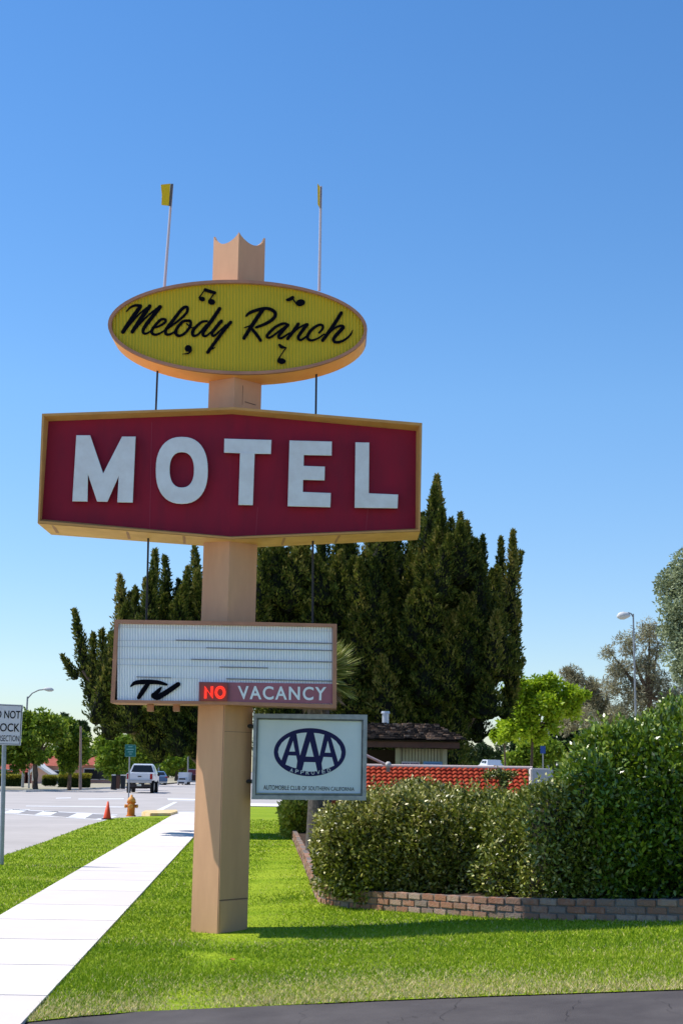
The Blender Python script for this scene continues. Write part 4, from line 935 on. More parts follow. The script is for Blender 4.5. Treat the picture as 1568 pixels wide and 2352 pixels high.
# far belt of trees closing the horizon
PP, DD, TT = [], [], []
for u in np.concatenate([np.arange(-160, 470, 24), np.arange(1020, 1760, 24)]):
    Yf = 270+rng.uniform(-25, 25); cc = np.array(aty(u+rng.uniform(-8, 8), 1757+(u-784)*.015+rng.uniform(-6, 6), Yf)); n_ = 900; d = unit(n_); sub = rng.integers(0, 9, n_); so_ = unit(9)*np.array([2.2, 2., 1.6])
    PP.append(cc+so_[sub]+d*1.1); DD.append(d+rng.normal(size=d.shape)*.6); TT.append(np.clip(rng.normal(.42, .2, n_)+(rng.normal(size=9)*.12)[sub], 0, 1))
tag(leaves('far_trees', np.concatenate(PP), np.concatenate(DD), .9, .5, tint_mat('far tree leaves', G_mid, .7, .2), None, np.concatenate(TT)), 'far belt of low green trees along the horizon', 'trees', kind='stuff')
# trimmed hedges across the street
M_trimh = tint_mat('trimmed hedge leaves', [(0, (.02, .05, .01)), (.5, (.06, .10, .015)), (.8, (.35, .33, .03)), (1, (.45, .40, .05))], .6, .2)
def boxhedge(u0, u1, v0, v1, Y, label):
    a = aty(u0, v1, Y); b = aty(u1, v0, Y); n_ = 5000
    x = rng.uniform(a.x, b.x, n_); z = rng.uniform(a.z, b.z, n_); y = Y+rng.random(n_)*1.0
    face = rng.random(n_) < .7; y[face] = Y+rng.random(face.sum())*.15; top = ~face; z[top] = b.z-rng.random(top.sum())*.1
    tn = np.where(z > b.z-.28*(b.z-a.z), .78+.2*rng.random(n_), .45*rng.random(n_))
    r = empty('trimmed_hedge', ((a.x+b.x)/2, Y+.5, a.z), label, 'hedge')
    leaves('foliage', np.stack([x, y, z], 1), unit(n_)+np.array([0, -.4, .3]), .2, .12, M_trimh, r, tn)
    mb = MB(); mb.box(((a.x+b.x)/2, Y+.55, (a.z+b.z)/2-.03), (b.x-a.x-.1, .8, b.z-a.z-.1)); mb.build('opaque_core', M_core, r)  # opaque box core inside the leaves
boxhedge(135, 206, 1780, 1808, 112, 'long clipped hedge with yellow top across the street')
boxhedge(100, 128, 1784, 1802, 116, 'short clipped hedge in front of the pink gabled house')
boxhedge(-20, 48, 1782, 1806, 113, 'green clipped hedge left of the notice cabinet')
# ================================================================ BUILDINGS
M_pink = mat('pink stucco', (.62, .34, .26), .9, (.55, .30, .23), .5); M_roofr = mat('red roof tiles', (.28, .06, .04), .85, (.36, .10, .06), 1.5)
M_glass = mat('dark window glass', (.015, .02, .025), .15); M_trimw = mat('white trim paint', (.72, .70, .66), .6)
def house(label, u0, u1, vroof, vtop, Y, d=8, gable=None, wins=()):
    a = aty(u0, vtop, Y); b = aty(u1, vroof, Y); x0_, x1_ = a.x, b.x; zg = float(gz(-20, 100))-.05; zt_, zr = a.z, b.z
    r = empty('house', ((x0_+x1_)/2, Y+d/2, zg), label, 'house')
    mb = MB(); mb.box(((x0_+x1_)/2, Y+d/2, (zg+zt_)/2), (x1_-x0_, d, zt_-zg)); wl = mb.build('wall', M_pink, r)
    mb = MB(); e = .5; f_ = lambda x, y, z: (x, y, z)
    V = [(x0_-e, Y-e, zt_), (x1_+e, Y-e, zt_), (x1_+e, Y+d+e, zt_), (x0_-e, Y+d+e, zt_), (x0_+2, Y+d/2, zr), (x1_-2, Y+d/2, zr)]
    mb.add(V, [(0, 1, 5, 4), (1, 2, 5), (2, 3, 4, 5), (3, 0, 4), (3, 2, 1, 0)]); mb.build('roof', M_roofr, r)
    if gable:
        g0, g1, gv, gb = gable; p = aty(g0, gb, Y-3); q = aty(g1, gb, Y-3); t = aty((g0+g1)/2-6, gv, Y-3)
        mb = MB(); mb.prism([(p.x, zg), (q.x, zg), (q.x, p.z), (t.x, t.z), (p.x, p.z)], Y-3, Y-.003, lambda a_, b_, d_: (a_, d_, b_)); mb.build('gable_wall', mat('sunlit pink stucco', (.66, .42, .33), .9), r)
        mb = MB(); th = .25
        for A, B in (((p.x-.3, p.z-.1), (t.x, t.z)), ((t.x, t.z), (q.x+.4, p.z-.2))):
            mb.prism([A, B, (B[0], B[1]+th), (A[0], A[1]+th)], Y-3.4, Y+1, lambda a_, b_, d_: (a_, d_, b_))
        mb.build('gable_roof', M_trimw, r)
    for (wu, wv, ww, wh) in wins:
        p = aty(wu, wv, Y); mb = MB(); mb.box((p.x, Y-.02, p.z), (ww+.2, .06, wh+.2)); wn = mb.build('window', M_trimw, r)
        mb = MB(); mb.box((p.x, Y-.06, p.z), (ww, .04, wh)); mb.build('pane', M_glass, wn)
    return r
house('pink house with a pale gable seen behind the green trees', 66, 150, 1736, 1758, 140, gable=(74, 112, 1760, 1778), wins=((125, 1783, 1.4, 1.),))
house('pink house with red roof between the utility pole and round tree', 168, 260, 1735, 1757, 150, wins=((212, 1778, 1.6, 1.), (245, 1778, 1.4, 1.)))
house('pink house at the far left behind the big tree', -40, 50, 1746, 1772, 138, wins=((20, 1780, 1.6, .9), (-5, 1780, 1.6, .9)))
# pool shed behind the tiled wall
YS = 29.5
M_cream = mat('pale green board wall', (.52, .54, .36), .8, (.46, .48, .32), 4); M_beam = mat('brown fascia', (.14, .075, .05), .8, (.10, .055, .04), 5)
zd = lambda x, y: (x*.33+815.4, y*.33+1599.4)
pA = aty(*zd(305, 362), YS); pB = aty(*zd(615, 362), YS); zg = float(gz(5, YS))
shed = empty('pool_shed', ((pA.x+pB.x)/2-1, YS+1.2, zg), 'small pale shed with dark shake roof under the cypress', 'shed')
mb = MB(); W_ = pB.x-pA.x
for i in range(14):
    x = pA.x+W_*(i+.5)/14; mb.box((x, YS, (zg+pA.z)/2), (W_/14-.012, .06, pA.z-zg))
wl = mb.build('wall', M_cream, shed)
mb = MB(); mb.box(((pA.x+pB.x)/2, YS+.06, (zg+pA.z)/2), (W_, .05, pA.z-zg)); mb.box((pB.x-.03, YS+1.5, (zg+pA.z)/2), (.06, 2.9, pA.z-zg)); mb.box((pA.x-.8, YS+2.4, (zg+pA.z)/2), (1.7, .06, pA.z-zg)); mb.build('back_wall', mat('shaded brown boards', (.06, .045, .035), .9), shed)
mb = MB(); mb.box((pA.x-.03, YS-.03, (zg+pA.z)/2), (.09, .09, pA.z-zg)); mb.box((pB.x+.02, YS-.03, (zg+pA.z)/2), (.09, .09, pA.z-zg)); mb.build('corner_post', M_cream, shed)
rL = aty(*zd(-260, 332), YS-.5); rR = aty(*zd(725, 332), YS-.5); rt = aty(*zd(300, 195), YS+2)
zE = rR.z; 
mb = MB(); mb.box(((rL.x+rR.x)/2, YS-.5, zE-.03), (rR.x-rL.x, .06, .12)); mb.box((rR.x-.05, YS+1.5, zE-.03), (.06, 3.9, .12)); mb.build('fascia', M_beam, shed)
# shake roof: courses of small boards
M_shake = tint_mat('weathered shakes', [(0, (.03, .022, .018)), (.55, (.07, .048, .035)), (.8, (.16, .10, .065)), (1, (.36, .24, .16))], .9, nscale=1.2, namt=.25, spec=.2)
mb = MB(); nr = 9; y0_, y1_ = YS-.62, YS+1.9; rz0, rz1 = zE+.06, rt.z
for r_ in range(nr):
    t0 = r_/nr; t1 = (r_+1.35)/nr
    xa, xb = rL.x-.2, rR.x+.1-.25*t0*2
    x = xa
    while x < xb:
        wdt = random.uniform(.06, .13); dz_ = random.uniform(.0, .025)
        ya, yb = y0_+(y1_-y0_)*t0-random.uniform(0, .04), y0_+(y1_-y0_)*min(1, t1)
        za_, zb_ = rz0+(rz1-rz0)*t0+.05+dz_, rz0+(rz1-rz0)*min(1, t1)+.01
        V = [(x, ya, za_), (x+wdt-.012, ya, za_), (x+wdt-.012, yb, zb_), (x, yb, zb_)]; V += [(a_, b_, c_-.035) for a_, b_, c_ in V]
        mb.add(V, [(0, 1, 2, 3), (0, 4, 5, 1), (1, 5, 6, 2), (3, 2, 6, 7), (0, 3, 7, 4)], random.random()); x += wdt
V = [(rL.x, y0_, rz0), (rR.x, y0_, rz0), (rR.x-.4, y1_, rz1), (rL.x, y1_, rz1), (rL.x, YS+4.4, rz0), (rR.x, YS+4.4, rz0)]
mb.add(V, [(0, 1, 2, 3), (3, 2, 5, 4), (1, 5, 2), (0, 4, 3), (0, 4, 5, 1)], .2)
mb.build('roof', M_shake, shed)
p = aty(*zd(211, 195), YS+1.7); q = aty(*zd(211, 120), YS+1.7)
mb = MB(); mb.tube([p+Vector((0, 0, -.25)), q], .075, 14); mb.tube([q, q+Vector((0, 0, .05))], [.1, .09], 14); mb.build('vent_pipe', mat('galvanised vent', (.55, .57, .6), .4, metal=.4), shed)
for (x0_, x1_, ya, yb, mm, txt, tm) in ((322, 448, 455, 503, mat('white rules board', (.7, .68, .72), .6), 'POOL RULES', mat('purple print', (.12, .03, .16), .6)), (474, 605, 455, 503, mat('pale blue board', (.22, .45, .70), .6), None, None)):
    a = aty(*zd(x0_, yb), YS-.06); b = aty(*zd(x1_, ya), YS-.06); mb = MB(); mb.box(((a.x+b.x)/2, YS-.055, (a.z+b.z)/2-.15), (b.x-a.x, .03, b.z-a.z+.3)); 
    sg = mb.build('notice_board', mm, None)
    tag(sg, 'white notice board with purple heading on the pale shed wall' if txt else 'pale blue notice board on the pale shed wall', 'notice')
    fmn = lambda u, v, h: aty(u, v, YS-.075-h)
    if txt: text_on('lettering', txt, [zd(x0_+8, ya+8), zd(x1_-8, ya+8), zd(x1_-8, ya+22), zd(x0_+8, ya+22)], fmn, .003, tm, sg, bold=.02)
    mb = MB()
    for k_ in range(3):
        yy_ = ya+30+k_*7 if txt else ya+10+k_*12
        mb.prism([(x0_+12, yy_), (x1_-12, yy_), (x1_-12, yy_+2.5), (x0_+12, yy_+2.5)], 0, .002, lambda a_, b_, d_: fmn(*zd(a_, b_), .002+d_))
    mb.build('print_line', tm if tm else mat('dark blue print', (.05, .12, .4), .6), sg)
# low wall with red tile slope
YT = 26.
M_tile = tint_mat('red glazed roof tiles', [(0, (.20, .018, .007)), (.5, (.30, .034, .012)), (1, (.36, .06, .024))], .8, spec=.15, nscale=1.5, namt=.25)
a = aty(740, 1766, YT+.4); b = aty(1222, 1767, YT+.4); c_ = aty(1290, 1769, YT+.4); zt_ = b.z
zb_ = aty(1000, 1832, YT-.4).z
tw = empty('tiled_wall', ((a.x+b.x)/2, YT, float(gz(3, YT))), 'long low wall capped with a slope of bright red tiles behind the hedge', 'wall')
mb = MB(); x = a.x; rows = 8
def tilerow(mb, x0_, x1_, pitch=.10):
    n_ = int((x1_-x0_)/pitch)
    for r_ in range(rows):
        ta, tb = r_/rows, (r_+1)/rows; ya, yb = YT-.4+.8*ta, YT-.4+.8*tb+.02; za_, zb2 = zb_+(zt_-zb_)*ta, zb_+(zt_-zb_)*tb
        V = []; F = []; m_ = 6
        for i in range(n_*m_+1):
            xx_ = x0_+pitch*i/m_; ph_ = (i % m_)/m_; h_ = .028*math.sin(ph_*math.pi)
            for (y_, z_) in ((ya, za_-.02+h_), (ya, za_+.022+h_), (yb, zb2+h_*.9)): V.append((xx_, y_, z_))
        for i in range(n_*m_): F += [(3*i, 3*i+3, 3*i+4, 3*i+1), (3*i+1, 3*i+4, 3*i+5, 3*i+2)]
        base_ = len(mb.V); mb.add(V, F)
        for i in range(n_*m_+1):
            t = (math.sin((i//m_)*12.9898+r_*78.233)*43758.5453) % 1
            for q_ in range(3): mb.T[base_+3*i+q_] = t
tilerow(mb, a.x, b.x); mb.build('tile_slope', M_tile, tw)
mb = MB(); mb.tube([(a.x, YT+.42, zt_+.02), (b.x, YT+.42, zt_+.02)], .035, 8); mb.build('ridge_cap', mat('pale ridge cap', (.55, .45, .42), .8), tw)
mb = MB(); mb.box(((a.x+b.x)/2, YT+.15, (zg+zb_)/2), (b.x-a.x, .4, zb_-zg+.2)); mb.box(((c_.x+b.x)/2+.1, YT+.15, (zt_+zg)/2-.03), (c_.x-b.x+.2, .4, zt_-zg-.06)); mb.build('wall', mat('brick red wall', (.38, .09, .05), .9, (.3, .08, .05), 3), tw)
p0 = aty(1219, 1764, YT-.5); p1 = aty(1271, 1788, YT-.5)
mb = MB(); mb.box(((p0.x+p1.x)/2, YT-.3, (p0.z+p1.z)/2-.5), (p1.x-p0.x, .3, p0.z-p1.z+1.)); tag(mb.build('white_cabinet', mat('cream painted box', (.72, .66, .60), .7, (.64, .58, .52), 3), bevel=.02), 'plain cream white box at the right end of the red tiled wall', 'cabinet')
# vine on the tiles, finial ball and pipe, little post
def creep(strands, n_):
    P = []; 
    for (u0, v0, u1, v1, w_) in strands:
        a_, b_ = np.array(aty(u0, v0, YT-.55)), np.array(aty(u1, v1, YT-.62)); t = rng.random(n_)[:, None]
        P.append(a_+(b_-a_)*t+rng.normal(size=(n_, 3))*np.array([w_, .05, w_*.7])*(1-.6*t))
    return np.concatenate(P)
P = creep([(1118, 1774, 1185, 1776, .05), (1150, 1770, 1112, 1786, .05), (1150, 1776, 1160, 1806, .06), (1170, 1778, 1150, 1800, .05), (1135, 1776, 1172, 1786, .05)], 330); d = unit(len(P))
tag(leaves('creeper', P, d+rng.normal(size=d.shape)*.4+np.array([0, 0, -.3]), .06, .025, M_hedge), 'clump of green creeper growing over the red tiles', 'creeper')
P = creep([(900, 1808, 950, 1796, .09), (930, 1806, 962, 1790, .07), (950, 1815, 975, 1800, .08)], 420); d = unit(len(P))
tag(leaves('creeper', P, d+rng.normal(size=d.shape)*.4, .06, .025, M_hedge), 'dark leafy sprig against the left part of the red tiles', 'creeper')
p = aty(891, 1768, YT-.2); q = aty(891, 1757, YT-.2)
fr0 = empty('finial_post', (p.x, p.y, p.z-.6), 'short post with round finial and slanting pipe above the red tiles', 'post')
mb = MB(); mb.tube([p+Vector((0, 0, -.04)), q], .035, 8); mb.build('post', M_wood, fr0)
mb = MB(); mb.lathe(q, [(.02, -.06), (.05, -.03), (.06, 0), (.05, .035), (.02, .06)], 12); mb.build('ball', mat('grey finial', (.5, .48, .46), .7), fr0, smooth=True)
mb = MB(); mb.tube([aty(830, 1730, YT-.2), aty(889, 1758, YT-.2)], .025, 8); mb.build('pipe', mat('pinkish pipe', (.5, .36, .36), .6), fr0)
p = aty(1281, 1790, YT+2); q = aty(1281, 1757, YT+2)
fp = empty('garden_light', (p.x, p.y, p.z-.8), 'thin post with small white globe beside the tall shrub', 'light post')
mb = MB(); mb.tube([p+Vector((0, 0, -.8)), q], .018, 8); mb.build('post', M_steel, fp)
mb = MB(); mb.lathe(q, [(.01, -.05), (.04, -.02), (.045, .01), (.03, .04), (.005, .05)], 12); mb.build('globe', M_trimw, fp, smooth=True)
# ================================================================ STREET FURNITURE
def lamp(name, label, Y, base, top, arm, headc, r0=.09, head_l=.75, m=M_steel):
    a = aty(*base, Y); b = aty(*top, Y); zg_ = float(gz(a.x, Y)); r = empty(name, (b.x, Y, zg_), label, 'street lamp')
    mb = MB(); mb.tube([Vector((b.x, Y, zg_)), b], [r0, r0*.6], 10); mb.build('pole', m, r)
    pts = [b]+[aty(u, v, Y) for u, v in arm]; mb = MB(); mb.tube([b+Vector((0, 0, -.15))]+pts[1:], [r0*.55]+[r0*.45]*(len(pts)-1), 8); mb.build('arm', m, r)
    h = aty(*headc, Y); s = head_l/2; mb = MB(); sg = 1 if headc[0] > top[0] else -1
    prof = []
    for i, (t, rr, dz_) in enumerate(((-1, .05, .02), (-.6, .12, .02), (0, .17, 0), (.6, .15, -.02), (1, .05, -.05))): prof.append((h+Vector((sg*s*t, 0, dz_)), rr))
    mb.tube([p_ for p_, _ in prof], [q_ for _, q_ in prof], 10); mb.build('lamp_head', mat('lamp head grey', (.55, .55, .55), .5), r, smooth=True)
lamp('street_lamp', 'tall street lamp with short curved arm before the sparse brown tree', 58, (1455, 1700), (1453, 1410), [(1448, 1409), (1441, 1407)], (1431, 1414), .055, .55)
lamp('street_lamp', 'distant street lamp with long arm above the trees at far left', 108, (60, 1800), (64, 1600), [(75, 1592), (90, 1585), (108, 1583)], (112, 1583.5), .11, .8)
# do not block sign
yb_ = hit(2, 1987).y
fD = lambda u, v, h=0.: aty(u, v, yb_-h)
pb = hit(1, 1987); dn = empty('traffic_sign', pb, 'white do not block intersection sign on a steel post at the left edge', 'road sign')
mb = MB(); pt = aty(11, 1640, yb_+.03); mb.tube([Vector((pb.x+.01, yb_+.065, pb.z-.1)), Vector((pt.x, yb_+.065, pt.z))], .038, 12); mb.build('post', mat('galvanised post', (.30, .34, .38), .4, (.24, .27, .3), 6, metal=.5), dn)
sq = [(-27, 1615.5), (53.5, 1619), (48.5, 1712), (-31, 1710)]
mb = MB(); mb.prism(sq, 0, -.02, lambda a_, b_, d_: fD(a_, b_, -d_ if False else d_)); pn = mb.build('panel', mat('white reflective sheeting', (.62, .62, .66), .5, (.56, .56, .6), 2), dn)
mb = MB(); bo = [(-25, 1617.5), (51.5, 1621), (46.5, 1710), (-29, 1708)]; bi_ = [(-24, 1618.6), (50.3, 1622), (45.4, 1708.9), (-28, 1707)]
V = [fD(*p_, .003) for p_ in bo]+[fD(*p_, .003) for p_ in bi_]; mb.add(V, [(i, (i+1) % 4, 4+(i+1) % 4, 4+i) for i in range(4)]); mb.build('border', M_black, pn)
for s_, q_ in (('DO NOT', [(-21, 1631), (48, 1633), (47, 1651), (-22, 1649)]), ('BLOCK', [(-20, 1660.5), (46.5, 1662), (45.5, 1681), (-21, 1679.5)]), ('INTERSECTION', [(-23, 1688.5), (44.5, 1689.5), (44, 1703), (-24, 1702)])):
    text_on('lettering', s_, q_, fD, .004, M_black, pn, bold=.012 if s_ != 'INTERSECTION' else .0)
# hydrant
ph_ = hit(*z4(1003, 1076)); k = FPX/ph_.y/.784*0+FPX/ph_.y; HH = (1828-1875)/-k
hy = empty('fire_hydrant', ph_, 'yellow orange fire hydrant on the grass corner', 'fire hydrant'); s = HH/.75
M_hyd = mat('orange yellow hydrant paint', (.66, .20, .02), .5, (.52, .15, .02), 6); M_hydt = mat('faded cap paint', (.72, .32, .07), .5)
mb = MB(); mb.lathe(ph_, [(.18*s, 0), (.18*s, .04*s), (.14*s, .05*s), (.135*s, .46*s), (.17*s, .48*s), (.17*s, .51*s)], 16); mb.build('barrel', M_hyd, hy, smooth=False)
mb = MB(); mb.lathe(ph_+Vector((0, 0, .51*s)), [(.155*s, 0), (.145*s, .08*s), (.10*s, .15*s), (.04*s, .19*s), (.04*s, .25*s), (.0, .25*s)], 16); mb.build('bonnet', M_hydt, hy, smooth=True)
for dx_, dy_, rr in ((1, 0, .055), (-1, 0, .055), (0, -1, .075)):
    c = ph_+Vector((0, 0, .36*s)); d_ = Vector((dx_, dy_, 0)); mb = MB(); mb.tube([c+d_*.08*s, c+d_*.19*s], rr*s, 12); nz_ = mb.build('nozzle', M_hyd, hy)
    mb = MB(); mb.tube([c+d_*.19*s, c+d_*.23*s, c+d_*.25*s], [rr*1.25*s, rr*1.2*s, rr*.5*s], 8); mb.build('cap', M_hydt, nz_)
# cone
pc_ = hit(*z4(822, 1100)); hc = 40/(FPX/pc_.y); cn = empty('traffic_cone', pc_, 'orange red traffic cone at the kerb left of the hydrant', 'traffic cone')
mb = MB(); mb.lathe(pc_+Vector((0, 0, .03)), [(.12, 0), (.115, .03), (.022, hc-.03), (.0, hc-.03)], 20); mb.build('cone_body', mat('orange red plastic', (.75, .085, .03), .45), cn, smooth=True)
mb = MB(); mb.box(pc_+Vector((0, 0, .015)), (.3, .3, .03)); mb.build('base', mat('dark rubber base', (.05, .04, .04), .8), cn, bevel=.006)
# green city sign
pg = hit(296, 1812, LV); YG = 72.
a = aty(287, 1738, YG); b = aty(313, 1710, YG); gs = empty('city_sign', (aty(298, 1800, YG).x, YG, float(gz(0, YG))-.1), 'green rectangular city sign on a thin post beside the white pickup', 'road sign')
mb = MB(); mb.tube([(aty(297, 1800, YG).x, YG+.04, float(gz(0, YG))-.1), aty(298.5, 1720, YG+.04)], .035, 8); mb.build('post', M_steel, gs)
mb = MB(); mb.box(((a.x+b.x)/2, YG, (a.z+b.z)/2), (b.x-a.x, .02, b.z-a.z)); gp = mb.build('panel', mat('green sign sheeting', (.012, .12, .10), .5), gs)
fG = lambda u, v, h=0.: aty(u, v, YG-.012-h)
mb = MB()
for q_ in ([(287.6, 1710.8), (312.4, 1710.8), (312.4, 1711.5), (287.6, 1711.5)], [(287.6, 1736.6), (312.4, 1736.6), (312.4, 1737.3), (287.6, 1737.3)], [(287.6, 1711), (288.2, 1711), (288.2, 1737), (287.6, 1737)], [(311.8, 1711), (312.4, 1711), (312.4, 1737), (311.8, 1737)],
           [(295, 1714), (305, 1714), (305, 1716), (295, 1716)], [(291, 1720), (308, 1720), (308, 1722), (291, 1722)], [(294, 1726), (306, 1726), (306, 1728), (294, 1728)], [(297, 1731), (303, 1731), (303, 1733), (297, 1733)]):
    mb.add([fG(*p_, .003) for p_ in q_], [(0, 1, 2, 3)])
mb.build('legend', mat('pale green legend', (.16, .36, .33), .5), gp)
# far poles
def pole_(name, label, u, v0, Y, r0, m, cross=False, u2=None):
    a = aty(u, 1790, Y); b = aty(u2 if u2 else u, v0, Y); zg_ = float(gz(a.x, Y)); r = empty(name, (a.x, Y, zg_), label, 'pole')
    mb = MB(); mb.tube([Vector((a.x, Y, zg_)), b], [r0, r0*.7], 8); mb.build('shaft', m, r)
    if cross: mb = MB(); mb.box(b+Vector((0, 0, -.5)), (2.2, .12, .14)); mb.build('crossarm', m, r)
pole_('utility_pole', 'brown wooden utility pole across the street beside the clipped hedge', 186, 1668, 101, .11, M_wood)
pole_('utility_pole', 'grey pole rising among the trees down the street', 364, 1722, 160, .13, M_steel)
pole_('utility_pole', 'thin grey pole next to the white box truck', 432, 1738, 175, .1, M_steel)
pole_('sign_post', 'short grey post on the far corner beside the notice cabinet', 68, 1764, 104, .07, M_steel)
p = aty(79, 1805, 106); zg_ = float(gz(p.x, 106)); nc = empty('notice_cabinet', (p.x, 106, zg_), 'narrow white cabinet on short brown legs at the far corner', 'cabinet')
mb = MB(); mb.box((p.x, 106, zg_+1.1), (.34, .3, 1.15)); mb.build('body', M_trimw, nc, bevel=.02)
for dx_ in (-.11, .11): mb = MB(); mb.box((p.x+dx_, 106, zg_+.27), (.08, .08, .55)); mb.build('leg', M_wood, nc)
for i, u in enumerate((262, 272, 283)):
    p = aty(u, 1803, 108); zg_ = float(gz(p.x, 108)); wb = empty('waste_bin', (p.x, 108, zg_), ('dark bin with white lid farthest left behind the city sign', 'brown bin in the middle of the three kerbside bins', 'dark bin nearest the white pickup')[i], 'bin', 'kerbside bins across the street')
    mb = MB(); mb.box((p.x, 108, zg_+.5), (.3 if i != 1 else .25, .4, 1.), taper=1.1); mb.build('body', mat('bin body %d' % i, ((.02, .02, .025), (.10, .05, .035), (.02, .025, .03))[i], .6), wb)
    mb = MB(); mb.box((p.x, 108, zg_+1.03), (.36, .44, .08)); mb.build('lid', M_trimw if i != 1 else M_dark, wb)
# ================================================================ VEHICLES
M_carw = mat('white car paint', (.62, .63, .66), .25, spec=.6); M_tyre = mat('tyre rubber', (.02, .02, .02), .9); M_rim = mat('wheel rim', (.35, .35, .36), .4, metal=.6)
M_lamp = mat('red tail lamp', (.35, .01, .01), .3); M_bumper = mat('chrome bumper', (.4, .4, .42), .3, metal=.6)
def vehicle(name, label, cat, loc, rz, prof, Wd, m, glass, wheels, tail, cabtop=.82, waist=.9, extra=None, wr=.34):
    """prof: side outline (y along length from rear, z); upper part narrowed; local coords rear at y=0 facing -y"""
    R_ = Matrix.Rotation(rz, 3, 'Z'); loc = Vector(loc)
    tf = lambda v: loc+R_ @ Vector(v)
    r = empty(name, loc, label, cat)
    def nar(z): return 1. if z < waist else 1-(1-cabtop)*min(1, (z-waist)/.7)
    def bld(mb, nm, m_, par=r, **k_): mb.V = [tuple(tf(v)) for v in mb.V]; return mb.build(nm, m_, par, **k_)
    mb = MB(); n_ = len(prof); V = []
    for sx in (-1, 1):
        for y_, z_ in prof: V.append((sx*Wd/2*nar(z_), y_, z_))
    F = [(i, (i+1) % n_, n_+(i+1) % n_, n_+i) for i in range(n_)]+[tuple(range(n_)), tuple(range(2*n_-1, n_-1, -1))]
    mb.add(V, F); body = bld(mb, 'body', m, bevel=.03)
    for nm, quads in glass:
        for q_ in quads:
            mb = MB(); mb.add(q_, [tuple(range(len(q_)))]); bld(mb, nm, M_glass)
    for wy in wheels:
        for sx in (-1, 1):
            x_ = sx*(Wd/2-.1); mb = MB(); mb.tube([(x_-.12, wy, wr), (x_+.12, wy, wr)], wr, 16); wh = bld(mb, 'wheel', M_tyre)
            mb = MB(); mb.tube([(x_+sx*.121, wy, wr), (x_+sx*.13, wy, wr)], wr*.6, 12); bld(mb, 'rim', M_rim, wh)
    for sx in (-1, 1):
        mb = MB(); mb.box((sx*(Wd/2-.12), -.012, tail[0]), (tail[1], .05, tail[2])); bld(mb, 'tail_light', M_lamp if len(tail) < 4 else tail[3])
    mb = MB(); mb.box((0, -.1, prof[0][1]-.06), (Wd*.92, .16, .17)); bld(mb, 'bumper', M_bumper, bevel=.02)
    if extra: extra(bld)
    return r
# white pickup seen from behind
pt_ = hit(323, 1822, LV); pt_z = pt_.z
def pick_extra(bld):
    mb = MB(); mb.box((0, -.015, 1.1), (1.42, .03, .44)); tg = bld(mb, 'tailgate', M_carw, bevel=.012)
    mb = MB(); mb.box((0, -.04, 1.12), (.24, .03, .07)); bld(mb, 'handle', M_dark, tg)
    mb = MB(); mb.box((0, .5, .5), (1.5, 1., .2)); mb.box((0, 1.1, .42), (.9, .3, .25)); mb.tube([(-.7, 1.2, .4), (.7, 1.2, .4)], .09, 8); bld(mb, 'axle', M_dark)
    mb = MB(); mb.box((-.5, -.02, .8), (.01, .03, .01)); mb.box((0, -.19, .55), (.3, .01, .14)); bld(mb, 'number_plate', mat('number plate', (.6, .6, .5), .5))
    for sx in (-1, 1): mb = MB(); mb.box((sx*1.06, 3.0, 1.25), (.16, .1, .2)); bld(mb, 'mirror', M_dark, bevel=.02)
sc = .97; kt = 66/(FPX/pt_.y)
ky = 1.0
prof = [(0, .84), (0, 1.34), (1.9, 1.36), (2.15, 1.92), (2.5, 1.98), (3.3, 1.95), (4.2, 1.32), (5.5, 1.2), (5.6, .72), (4.95, .72), (4.1, .74), (1.7, .8), (.9, .84)]
gl = [('rear_window', [[(-.76, 1.89, 1.42), (.76, 1.89, 1.42), (.60, 2.10, 1.88), (-.60, 2.10, 1.88)]]), ('side_window', [[(sx*.885, 2.25, 1.42), (sx*.885, 3.9, 1.42), (sx*.76, 3.3, 1.82), (sx*.76, 2.45, 1.82)] for sx in (-1, 1)])]
veh = vehicle('pickup_truck', 'white pickup truck driving away on the street, seen from behind', 'pickup truck', (pt_.x-.1, pt_.y, pt_z), .05, prof, 1.8, M_carw, gl, (1.1, 4.5), (1.12, .16, .36), extra=pick_extra, cabtop=.70, waist=1.36, wr=.43)
print('truck at', pt_, 'px width for 1.9m', 1.9*FPX/pt_.y)
sed = [(0, .35), (0, .9), (.35, 1.0), (.9, 1.38), (1.4, 1.45), (2.4, 1.43), (3.2, .98), (4.3, .85), (4.4, .35)]
def sedg(Wd): w2 = Wd/2; return [('windscreen', [[(-w2*.8, 3.22, 1.0), (w2*.8, 3.22, 1.0), (w2*.72, 2.48, 1.42), (-w2*.72, 2.48, 1.42)]]), ('rear_window', [[(-w2*.78, .39, 1.05), (w2*.78, .39, 1.05), (w2*.72, .85, 1.36), (-w2*.72, .85, 1.36)]]), ('side_window', [[(sx*(w2*.99), .75, 1.02), (sx*(w2*.99), 3.0, 1.0), (sx*(w2*.9), 2.4, 1.38), (sx*(w2*.9), 1.1, 1.38)] for sx in (-1, 1)])]
M_bluecar = mat('steel blue car paint', (.10, .16, .27), .25)
p = hit(366, 1803, LV); vehicle('parked_car', 'blue sedan parked beyond the white pickup', 'car', (p.x, p.y, p.z), .35, sed, 1.8, M_bluecar, sedg(1.8), (.8, 3.5), (.85, .3, .12))
p = hit(447, 1802.5, LV); vehicle('parked_car', 'dark maroon car beside the box truck partly behind the pole', 'car', (p.x, p.y, p.z), .1, [(y_, z_*1.2) for y_, z_ in sed], 1.8, mat('maroon car paint', (.05, .012, .015), .3), [], (.8, 3.5), (.95, .3, .14))
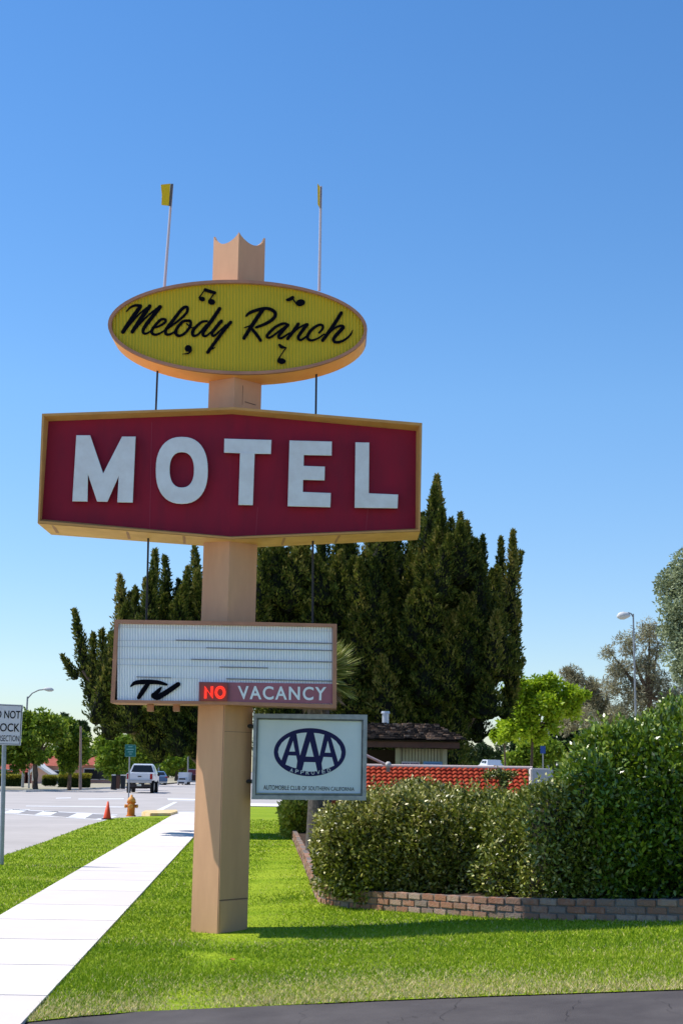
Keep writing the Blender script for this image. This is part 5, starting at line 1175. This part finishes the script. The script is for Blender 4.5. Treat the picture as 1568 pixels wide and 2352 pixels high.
# white box truck, facing the camera
p = hit(417, 1803, LV); YB = p.y
bt = empty('box_truck', (p.x, YB, p.z), 'white box truck coming down the street', 'truck'); kk = YB/FPX
mb = MB(); mb.box((p.x+1*kk, YB+3.6, p.z+17.5*kk), (24*kk, 4.5, 21*kk)); mb.build('cargo_box', M_carw, bt, bevel=.04)
mb = MB(); f_ = lambda a_, b_, d_: (p.x+a_, b_, p.z+d_)
mb.box((p.x, YB+.6, p.z+7*kk), (19*kk, 1.6, 9*kk)); mb.box((p.x, YB+1.1, p.z+13*kk), (17*kk, 1.2, 5*kk)); mb.build('cab', M_carw, bt, bevel=.05)
mb = MB(); mb.box((p.x, YB+.47, p.z+13*kk), (15*kk, .04, 4*kk)); mb.build('windscreen', M_glass, bt)
mb = MB(); mb.box((p.x, YB-.22, p.z+5*kk), (12*kk, .05, 3*kk)); mb.build('grille', M_dark, bt)
for sx in (-1, 1):
    mb = MB(); mb.box((p.x+sx*8*kk, YB-.23, p.z+5.5*kk), (2.5*kk, .05, 2.2*kk)); mb.build('headlight', mat('headlight glass', (.7, .7, .65), .2), bt)
    for wy in (.5, 4.6): mb = MB(); mb.tube([(p.x+sx*8*kk-1.4*kk, YB+wy, p.z+3*kk), (p.x+sx*8*kk+1.4*kk, YB+wy, p.z+3*kk)], 3*kk, 12); mb.build('wheel', M_tyre, bt)
# white pickup behind the tiled wall
YW = 160.; a = aty(1140, 1768, YW); zl = float(gz(a.x, YW))+.25
sh = aty(1140, 1746, YW).z
print('far pickup roof z', sh, 'ground', zl)
prof2 = [(0, .5), (0, 1.15), (2.0, 1.15), (2.2, 1.75), (3.7, 1.78), (4.3, 1.2), (5.3, 1.05), (5.4, .5)]
gl2 = [('side_window', [[(sx*.93, 2.4, 1.2), (sx*.93, 3.05, 1.2), (sx*.86, 3.05, 1.66), (sx*.86, 2.45, 1.66)] for sx in (-1, 1)]+[[(sx*.93, 3.15, 1.2), (sx*.93, 4.0, 1.2), (sx*.86, 3.65, 1.66), (sx*.86, 3.15, 1.66)] for sx in (-1, 1)]), ('windscreen', [[(-.7, 4.32, 1.24), (.7, 4.32, 1.24), (.66, 3.78, 1.74), (-.66, 3.78, 1.74)]])]
vehicle('pickup_truck', 'white pickup parked far behind the red tiled wall', 'pickup truck', (a.x+.6, YW, zl), .3, prof2, 1.9, M_carw, gl2, (1.1, 4.3), (1., .16, .3), cabtop=.82, waist=1.2)
# blue accessible style sign far right
p = aty(1246, 1722, 80.); zg_ = float(gz(p.x, 80)); bs = empty('blue_sign', (p.x, 80, zg_), 'small blue sign on a post among the bushes beyond the red wall', 'road sign')
mb = MB(); mb.tube([(p.x, 80.03, zg_), (p.x, 80.03, p.z)], .035, 8); mb.build('post', M_steel, bs)
mb = MB(); mb.box((p.x, 80, p.z), (.28, .02, .42)); mb.build('panel', mat('blue sign sheeting', (.03, .08, .30), .5), bs)
pole_('light_pole', 'thin pale pole between the lime maple and the feathery tree', 1258, 1655, 88, .07, M_steel)
